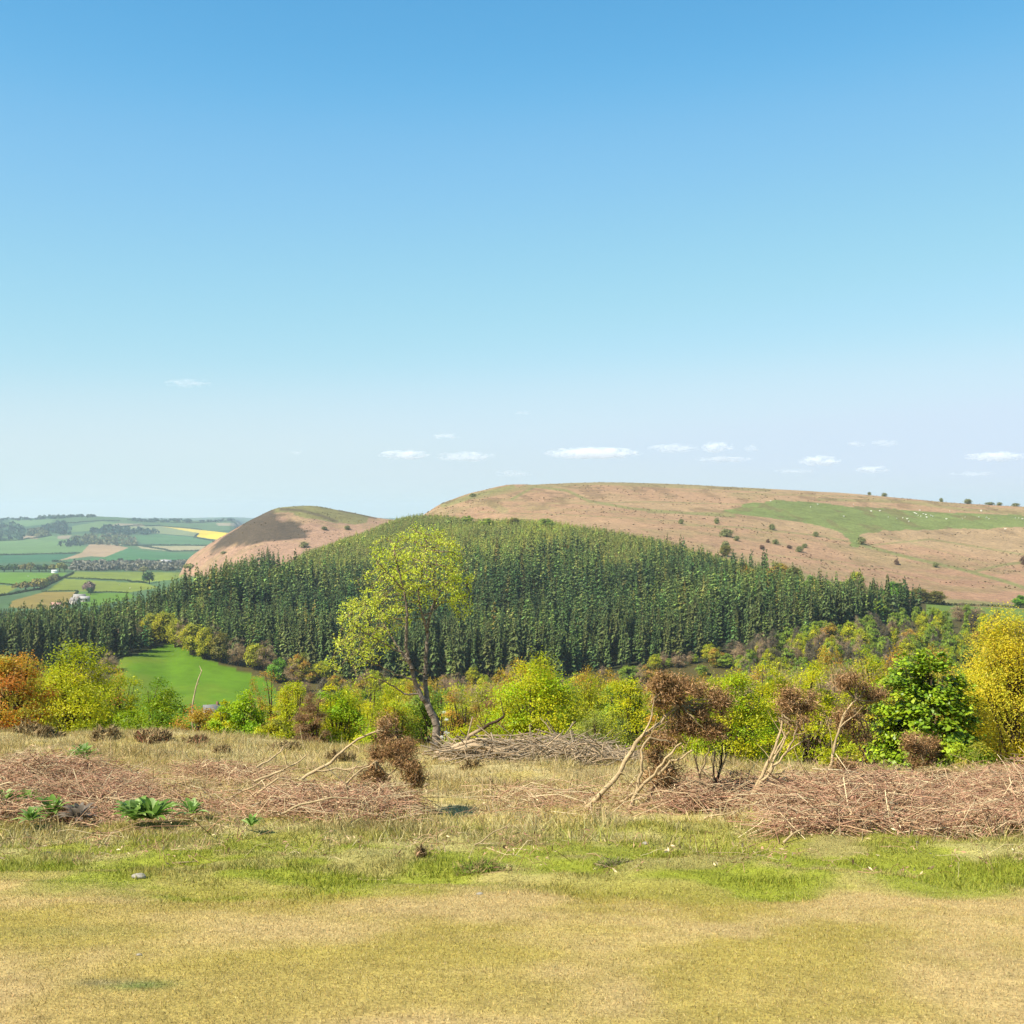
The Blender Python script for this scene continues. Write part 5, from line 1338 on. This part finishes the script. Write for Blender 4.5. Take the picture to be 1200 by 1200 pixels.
FOX = np.array([lin(c, 1.0) for c in [(122, 152, 62), (140, 168, 82), (108, 140, 58), (164, 184, 110)]])
for (lab, px, py, s) in [('foxglove rosette growing high on the bracken heap', 98, 920, 1.1), ('largest foxglove rosette below the bracken heap', 30, 962, 1.35), ('foxglove rosette at the very edge of the bracken heap', 4, 955, 1.1), ('foxglove rosette with grey leaves under the heap', 62, 965, 1.15), ('dull purple grey rosette between foxgloves', 92, 972, 1.1), ('small foxglove rosette drooping in front of the largest one', 36, 975, .8), ('broad foxglove rosette with long pale leaves', 158, 972, 1.25), ('foxglove rosette touching the broad one', 178, 970, 1.25), ('pale foxglove rosette apart from the others', 224, 964, .9), ('little foxglove rosette near the toppled gorse', 294, 978, .6), ('foxglove rosette partly under the heap stems', 108, 958, 1.0)]:
    g = G(px, py, 5, 20); g[2] += .06 if px != 98 else .30
    o = thing('foxglove', lab, 'plant', g, 'foxglove rosettes in the bracken'); m = MB(); n = int(26 * s) + 10
    for i in range(n):
        a = rng.uniform(0, 6.28); el = rng.uniform(.45, 1.4); l = rng.uniform(.14, .27) * s; w = l * .095
        d = np.array([math.cos(a) * math.cos(el), math.sin(a) * math.cos(el), math.sin(el)]); sd = np.array([-math.sin(a), math.cos(a), 0])
        t = np.linspace(0, 1, 6); c = d[None] * (t * l)[:, None]; c[:, 2] -= t ** 2.2 * l * .38; c[:, 2] = np.maximum(c[:, 2], -.01)
        ww = w * np.array([.25, .7, 1.0, .95, .6, .03])
        up_ = np.array([0, 0, .35])
        V = np.stack([c - sd * ww[:, None] + up_ * ww[:, None], c, c + sd * ww[:, None] + up_ * ww[:, None]], 1).reshape(-1, 3)
        Qf = []
        for r_ in range(5):
            b = r_ * 3; Qf += [[b, b + 1, b + 4, b + 3], [b + 1, b + 2, b + 5, b + 4]]
        cc = FOX[rng.integers(4)] * rng.uniform(.8, 1.2)
        if 'purple' in lab: cc = lin((150, 136, 118), .8) * rng.uniform(.8, 1.2)
        m.add(V, Qf, cc)
    m.build('leaves', M_LEAF, o)

for (lab, px, py, r0) in [('grey stone on the green strip beside the path', 163, 1031, .026), ('small pale stone on the path edge', 562, 1050, .012), ('pale pebble in front of the green molehill patch', 163, 1121, .008), ('small pale stone in the rough grass below the leaning gorse', 756, 990, .02)]:
    g = G(px, py, 3, 20); m = MB(); th = np.linspace(0, np.pi, 9); ph = np.arange(12) / 12 * 2 * np.pi
    T, Ph = np.meshgrid(th, ph, indexing='ij'); D = np.stack([np.sin(T) * np.cos(Ph), np.sin(T) * np.sin(Ph), np.cos(T)], -1)
    rr = r0 * (.8 + .5 * vnoise(D[..., 0] * 1.7 + px, D[..., 1] * 1.7 + D[..., 2] * 1.3, 9))
    V = D * rr[..., None] * [1.5, .9, .6]; i_ = np.arange(9 * 12).reshape(9, 12)
    Qs = np.stack([i_[:-1], i_[1:], np.roll(i_, -1, 1)[1:], np.roll(i_, -1, 1)[:-1]], -1).reshape(-1, 4)
    m.add(V.reshape(-1, 3) + g + [0, 0, r0 * .3], Qs, lin((186, 176, 156), .6)); tag(m.build('stone', M_STONE, smooth=True, origin=g), lab, 'stone')
for (lab, pix, r0) in [('pale dead stick lying on the green strip', [(206, 1013), (218, 1013), (230, 1014)], .007), ('long straw stick below the foxgloves', [(130, 967), (160, 978), (188, 988)], .007), ('fallen stick under the leaning gorse', [(738, 963), (745, 968), (749, 974)], .008), ('upright dry twig below the fallen gorse', [(522, 1003), (520, 990), (510, 983)], .004), ('pale stick at the edge of the green strip', [(418, 1033), (440, 1037), (455, 1039)], .006), ('leaning dry stalk in the rough grass', [(556, 995), (566, 985), (580, 974), (598, 966)], .006), ('dead stick at the foot of the bracken', [(918, 990), (928, 978), (942, 970)], .010), ('short dead stump stick standing in the rough grass', [(575, 935), (575, 925), (574, 908)], .012), ('thin dead stump stick beside the short stump', [(566, 936), (565, 925), (566, 912)], .009)]:
    b = G(pix[0][0], pix[0][1], 4, 20); pts = [P(a, c, b[1] + .02 * k) for k, (a, c) in enumerate(pix)]
    pts = [np.array([p_[0], p_[1], max(p_[2], float(H(p_[0], p_[1])) + .008)]) for p_ in pts]
    m = MB(); q = wobble(pts, .04, .003); m.tube(q, np.linspace(r0, r0 * .5, len(q)), 7, PALEW * rng.uniform(.85, 1.15)); tag(m.build('stick', M_WOOD, smooth=True, origin=q[0]), lab, 'stick')
# bare pale branches lying in the grass left of the toppled gorse
for (lab, pix, r0) in [('long pale fallen branch reaching out of the grass towards the toppled gorse', [(262, 938), (292, 924), (322, 906), (350, 893)], .012), ('pale bowed branch arching low over the bracken', [(286, 940), (318, 922), (350, 918), (380, 932)], .010), ('thin pale branch lying flat among the bracken stems', [(240, 930), (280, 926), (330, 930)], .008), ('forked pale branch under the toppled gorse', [(326, 955), (362, 940), (404, 934), (432, 944)], .011), ('dark curved branch lying below the brown gorse head', [(396, 938), (416, 932), (434, 938), (442, 952)], .010), ('pale branch crossing the bracken behind the toppled gorse', [(300, 910), (335, 902), (372, 900)], .008)]:
    Y_ = G(pix[0][0], pix[0][1] + 8, 5, 20)[1]; pts = [P(a, c, Y_ + .05 * k) for k, (a, c) in enumerate(pix)]
    pts = [np.array([p_[0], p_[1], max(p_[2], float(H(p_[0], p_[1])) + .01)]) for p_ in pts]
    m = MB(); q = wobble(pts, .06, .006); cw = DARKW if 'dark' in lab else PALEW
    m.tube(q, np.linspace(r0, r0 * .4, len(q)), 7, cw * rng.uniform(.85, 1.15))
    for _ in range(6):
        i = rng.integers(1, len(q)); e_ = q[i] + rng.normal(size=3) * .09 + [.04, 0, .06]; e_[2] = max(e_[2], float(H(e_[0], e_[1])) + .01); m.tube([q[i], e_], [r0 * .4, .002], 4, cw)
    tag(m.build('fallen_branch', M_WOOD, smooth=True, origin=q[0]), lab, 'branch', 'fallen branches by the toppled gorse')
# the bleached snag below the meadow
Ys = 52.; b = ground((226 - 600) / F * Ys, Ys); o = thing('snag', 'bleached leafless dead tree spike below the bright meadow', 'dead tree', b); m = MB()
q = wobble([b, P(226, 830, Ys), P(228, 812, Ys), P(232, 798, Ys), P(236, 786, Ys)], .3, .012) - b; m.tube(q, np.linspace(.07, .02, len(q)), 7, LOGC * 1.1)
for i in range(16):
    t = rng.integers(len(q) // 3, len(q)); m.tube([q[t], q[t] + np.array([rng.normal() * .18, rng.normal() * .15, rng.uniform(.05, .3)])], [.02, .006], 5, LOGC)
m.build('trunk', M_WOOD, o)


# ------------------------------------------------------------------ grass blades
def blades(name, n, y0, y1, L, Wd, lean, colour, dens=None, margin=1.2, mat=None, curve=.3):
    Y = np.sqrt(rng.uniform(y0 ** 2, y1 ** 2, n)); X = rng.uniform(-1, 1, n) * (Y * .4 + margin)
    if dens is not None:
        k = rng.uniform(size=n) < dens(X, Y); X, Y = X[k], Y[k]; n = len(X)
    z = H(X, Y)
    a = rng.uniform(0, 2 * np.pi, n); t = np.abs(rng.normal(size=n)) * lean; t = np.minimum(t, 1.45)
    d = np.stack([np.cos(a) * np.sin(t), np.sin(a) * np.sin(t), np.cos(t)], 1)
    side = rng.normal(size=(n, 3)); side[:, 2] *= .2; side -= (side * d).sum(1)[:, None] * d; side /= np.linalg.norm(side, axis=1)[:, None]
    l = (L(X, Y) if callable(L) else L) * rng.uniform(.5, 1.4, n); w = Wd * rng.uniform(.6, 1.4, n)
    b = np.stack([X, Y, z - .003], 1)
    mid = b + d * (l * .55)[:, None]; tip = mid + (d + np.stack([np.cos(a), np.sin(a), -np.ones(n) * .3], 1) * curve) * (l * .5)[:, None]
    tip[:, 2] = np.maximum(tip[:, 2], z + .002)
    V = np.stack([b - side * w[:, None] / 2, b + side * w[:, None] / 2, mid + side * w[:, None] * .4, mid - side * w[:, None] * .4, tip], 1).reshape(-1, 3)
    k = np.arange(n)[:, None] * 5
    c = colour(X, Y) * rng.uniform(.58, 1.38, (n, 1)) * (1 + rng.normal(size=(n, 3)) * .05)
    mb = MB(); mb.v.append(V); mb.c.append(np.repeat(np.clip(c, 0, .9), 5, 0)); mb.n = len(V)
    mb.f4.append(k + np.array([[0, 1, 2, 3]])); mb.f3.append(k + np.array([[3, 2, 4]]))
    tag(mb.build(name, mat or M_LEAFG), kind='stuff')


M_LEAFG = leaf_mat('grass_blades', .25, .6, .2)


def edge_(X, Y):
    return Y + (fbm(X / 1.1, Y / 1.1, 21) - .5) * 1.3 + (fbm(X / .45 + 7, Y / .45, 22) - .5) * .6


def straw_mix(X, Y):
    c = turf_colour(X, Y); m = (rng.uniform(size=len(X)) < .35)[:, None]
    return np.where(m, c * .5 + lin((226, 204, 150), K * .92) * .5, c)


blades('path_turf', 560000, 3.5, 7.2, .012, .0021, 1.0, straw_mix, lambda X, Y: 1 - sstep(6.5, 7.4, edge_(X, Y)), margin=2.2)
blades('green_grass', 300000, 6.0, 10.5, lambda X, Y: (.014 + .028 * sstep(.45, .65, fbm(X / .5, Y / .5, 81))) * (.55 + .45 * sstep(6.4, 7.6, edge_(X, Y))), .004, .7, turf_colour, lambda X, Y: sstep(6.0, 7.2, edge_(X, Y)), margin=3)
blades('rough_grass', 260000, 9.0, 27, lambda X, Y: .055 + .08 * sstep(.45, .65, fbm(X / .6, Y / .6, 82)), .006, .8, straw_mix, margin=3)
blades('dry_stalks', 2600, 9.5, 24, lambda X, Y: .14 + .16 * sstep(10, 15, Y), .004, .6, lambda X, Y: np.tile(lin((222, 198, 146), K), (len(X), 1)), lambda X, Y: .2 + .8 * sstep(.45, .6, fbm(X / 1.5, Y / 1.5, 83)), mat=M_DRY)

# ------------------------------------------------------------------ clouds: real lit vapour far beyond the hills
def cloud_mat(name, dens):
    m, nt, out = new_mat(name)
    tc = N(nt, 'ShaderNodeTexCoord'); ge = N(nt, 'ShaderNodeNewGeometry')
    ln = N(nt, 'ShaderNodeVectorMath', operation='DOT_PRODUCT'); nt.links.new(tc.outputs['Object'], ln.inputs[0]); nt.links.new(tc.outputs['Object'], ln.inputs[1])
    sc = N(nt, 'ShaderNodeVectorMath', operation='MULTIPLY'); sc.inputs[1].default_value = (1 / 120., 1 / 120., 1 / 48.); nt.links.new(ge.outputs['Position'], sc.inputs[0])
    nz = N(nt, 'ShaderNodeTexNoise', Scale=1.0, Detail=4.0, Roughness=.6); nt.links.new(sc.outputs[0], nz.inputs['Vector'])
    a1 = N(nt, 'ShaderNodeMath', operation='MULTIPLY_ADD'); a1.inputs[1].default_value = -1.0; a1.inputs[2].default_value = 1.0 - 2.85; nt.links.new(ln.outputs['Value'], a1.inputs[0])
    a2 = N(nt, 'ShaderNodeMath', operation='MULTIPLY_ADD'); a2.inputs[1].default_value = 5.2; nt.links.new(nz.outputs['Fac'], a2.inputs[0]); nt.links.new(a1.outputs[0], a2.inputs[2])
    a3 = N(nt, 'ShaderNodeMath', operation='MULTIPLY', use_clamp=False); a3.inputs[1].default_value = dens; nt.links.new(a2.outputs[0], a3.inputs[0])
    a4 = N(nt, 'ShaderNodeMath', operation='MAXIMUM'); a4.inputs[1].default_value = 0.0; nt.links.new(a3.outputs[0], a4.inputs[0])
    pv = N(nt, 'ShaderNodeVolumePrincipled'); pv.inputs['Color'].default_value = (1, 1, 1, 1)
    pv.inputs['Density Attribute'].default_value = ''
    nt.links.new(a4.outputs[0], pv.inputs['Density']); nt.links.new(pv.outputs[0], out.inputs['Volume'])
    return m


MCL = [cloud_mat('cloud_vapour', d_) for d_ in (.0022, .0045, .008)]
CY = 19000.
CLOUDS = [(220, 449, 27, 4.5, .5, 'faint flat cloud alone above the far fields'), (345, 530, 10, 2.5, .5, 'small faint cloud over the rounded heather hill'), (474, 533, 28, 5, 1, 'flat white cloud above the gap between the hills'), (522, 511, 16, 3.5, .8, 'small cloud above the pair of flat clouds'), (545, 535, 34, 5, .8, 'long ragged cloud beside the flat white one'), (600, 555, 22, 3.5, .5, 'thin low cloud over the steep moor shoulder'), (613, 484, 11, 2.5, .4, 'highest faint small cloud above the moor'), (695, 531, 52, 6, 1.1, 'longest white cloud over the moor crest'), (790, 525, 28, 4.5, .8, 'flat cloud next to the longest one'), (841, 524, 18, 6, 1.1, 'puffy white cloud above the middle of the moor'), (848, 538, 30, 3.5, .6, 'thin streak of cloud right under the puffy one'), (881, 525, 9, 4.5, .9, 'tiny cloud beside the puffy one'), (960, 540, 23, 5.5, 1.1, 'bright isolated cloud above the green pasture'), (1002, 520, 12, 3, .7, 'small cloud higher than its bright neighbour'), (1038, 519, 15, 3.5, .8, 'small flat cloud beside another small one'), (1023, 550, 18, 4, 1, 'low cloud just above the moor skyline trees'), (930, 552, 24, 2.5, .4, 'thin streak of cloud under the bright isolated one'), (1140, 555, 26, 2.5, .4, 'thin streak low over the falling skyline'), (1168, 535, 34, 5, 1, 'wide white cloud over the falling skyline')]
for k, (px, py, hw, hh_, de, lab) in enumerate(CLOUDS):
    c = P(px, py, CY); s = CY / F; r = np.random.default_rng(k)
    nl, nm = 18, 36
    T, Ph = np.meshgrid(np.linspace(0, np.pi, nl), np.arange(nm) / nm * 2 * np.pi, indexing='ij')
    D = np.stack([np.sin(T) * np.cos(Ph), np.sin(T) * np.sin(Ph), np.cos(T)], -1)
    lum = .55 + .75 * fbm(D[..., 0] * 3.2 + k * 7, D[..., 2] * 2 + D[..., 1] * 2.4, 90, 4)
    V = D
    i_ = np.arange(nl * nm).reshape(nl, nm)
    Qs = np.stack([i_[:-1], i_[1:], np.roll(i_, -1, 1)[1:], np.roll(i_, -1, 1)[:-1]], -1).reshape(-1, 4)
    o = link('cloud', make_mesh('cloud', V.reshape(-1, 3), np.zeros((0, 3), int), Qs, None, MCL[0 if de < .6 else 1 if de < .95 else 2], True)); o.location = c; o.scale = (hw * s * 1.15, hw * s * .6, hh_ * s * 1.25)
    tag(o, lab, 'cloud', 'small clouds near the horizon')

# ------------------------------------------------------------------ haze
mh, nt, out = new_mat('haze_air')
pv = N(nt, 'ShaderNodeVolumePrincipled'); pv.inputs['Color'].default_value = (.80, .90, 1, 1); pv.inputs['Density'].default_value = 7.0e-5; pv.inputs['Anisotropy'].default_value = .2
try: pv.inputs['Density Attribute'].default_value = ''
except Exception: pass
nt.links.new(pv.outputs[0], out.inputs['Volume']); mh.cycles.homogeneous_volume = True
b = MB(); x0, x1, y0, y1, z0, z1 = -17500, 17500, -200, 12500, float(ZF.min()) - 2, float(max(ZF.max(), 60)) + 25
vv = [(x, y, z) for z in (z0, z1) for y in (y0, y1) for x in (x0, x1)]
b.add(vv, [[0, 2, 3, 1], [4, 5, 7, 6], [0, 1, 5, 4], [1, 3, 7, 5], [3, 2, 6, 7], [2, 0, 4, 6]], (1, 1, 1))
hz = b.build('haze', mh); tag(hz, kind='stuff')

# ------------------------------------------------------------------ light, sky, camera
EL = math.radians(47); sx_, sy_ = -.86, -.51
sun = bpy.data.lights.new('sun', 'SUN'); sun.energy = 5.0; sun.angle = math.radians(.53); sun.color = (1, .95, .87)
so = link('sun', sun)
import mathutils
dvec = mathutils.Vector((sx_ * math.cos(EL), sy_ * math.cos(EL), math.sin(EL)))
so.rotation_euler = dvec.to_track_quat('Z', 'Y').to_euler()
W = bpy.data.worlds.new('World'); SC.world = W; W.use_nodes = True
nt = W.node_tree; nt.nodes.clear()
sk = nt.nodes.new('ShaderNodeTexSky'); sk.sky_type = 'NISHITA'; sk.sun_disc = False
sk.sun_elevation = EL; sk.sun_rotation = math.atan2(sx_, sy_); sk.altitude = 300; sk.air_density = 1.0; sk.dust_density = 0.3; sk.ozone_density = 2.0
sc1 = nt.nodes.new('ShaderNodeVectorMath'); sc1.operation = 'SCALE'; sc1.inputs['Scale'].default_value = .0773
cv = nt.nodes.new('ShaderNodeRGBCurve')
for ch, pts in enumerate([[(0, 0), (.06, .06), (.102, .120), (.138, .238), (.246, .445), (.381, .655), (.468, .672), (1, .70)],
                          [(0, 0), (.10, .25), (.168, .413), (.227, .565), (.366, .76), (.491, .835), (.54, .82), (1, .84)],
                          [(0, 0), (.20, .55), (.29, .752), (.36, .86), (.42, .88), (.47, .905), (.51, .945), (1, .97)]]):
    c_ = cv.mapping.curves[ch]
    c_.points[0].location = pts[0]; c_.points[1].location = pts[-1]
    for p_ in pts[1:-1]: c_.points.new(*p_)
cv.mapping.update()
sc2 = nt.nodes.new('ShaderNodeVectorMath'); sc2.operation = 'SCALE'; sc2.inputs['Scale'].default_value = 5.36
bg = nt.nodes.new('ShaderNodeBackground'); bg.inputs['Strength'].default_value = .1
wo = nt.nodes.new('ShaderNodeOutputWorld')
nt.links.new(sk.outputs[0], sc1.inputs[0]); nt.links.new(sc1.outputs[0], cv.inputs['Color']); nt.links.new(cv.outputs[0], sc2.inputs[0]); nt.links.new(sc2.outputs[0], bg.inputs[0]); nt.links.new(bg.outputs[0], wo.inputs[0])
cam = bpy.data.cameras.new('camera'); cam.sensor_width = 36; cam.lens = 45; cam.clip_end = 90000; cam.clip_start = .1
co = link('camera', cam); co.rotation_euler = (math.pi / 2, 0, 0); SC.camera = co
SC.view_settings.view_transform = 'Standard'; SC.view_settings.look = 'None'; SC.view_settings.exposure = 0.9; SC.view_settings.gamma = 1
cy = SC.cycles
cy.max_bounces = 10; cy.diffuse_bounces = 3; cy.glossy_bounces = 2; cy.transmission_bounces = 3; cy.volume_bounces = 8; cy.transparent_max_bounces = 8
cy.use_adaptive_sampling = True; cy.adaptive_threshold = 0.02
cy.use_denoising = True
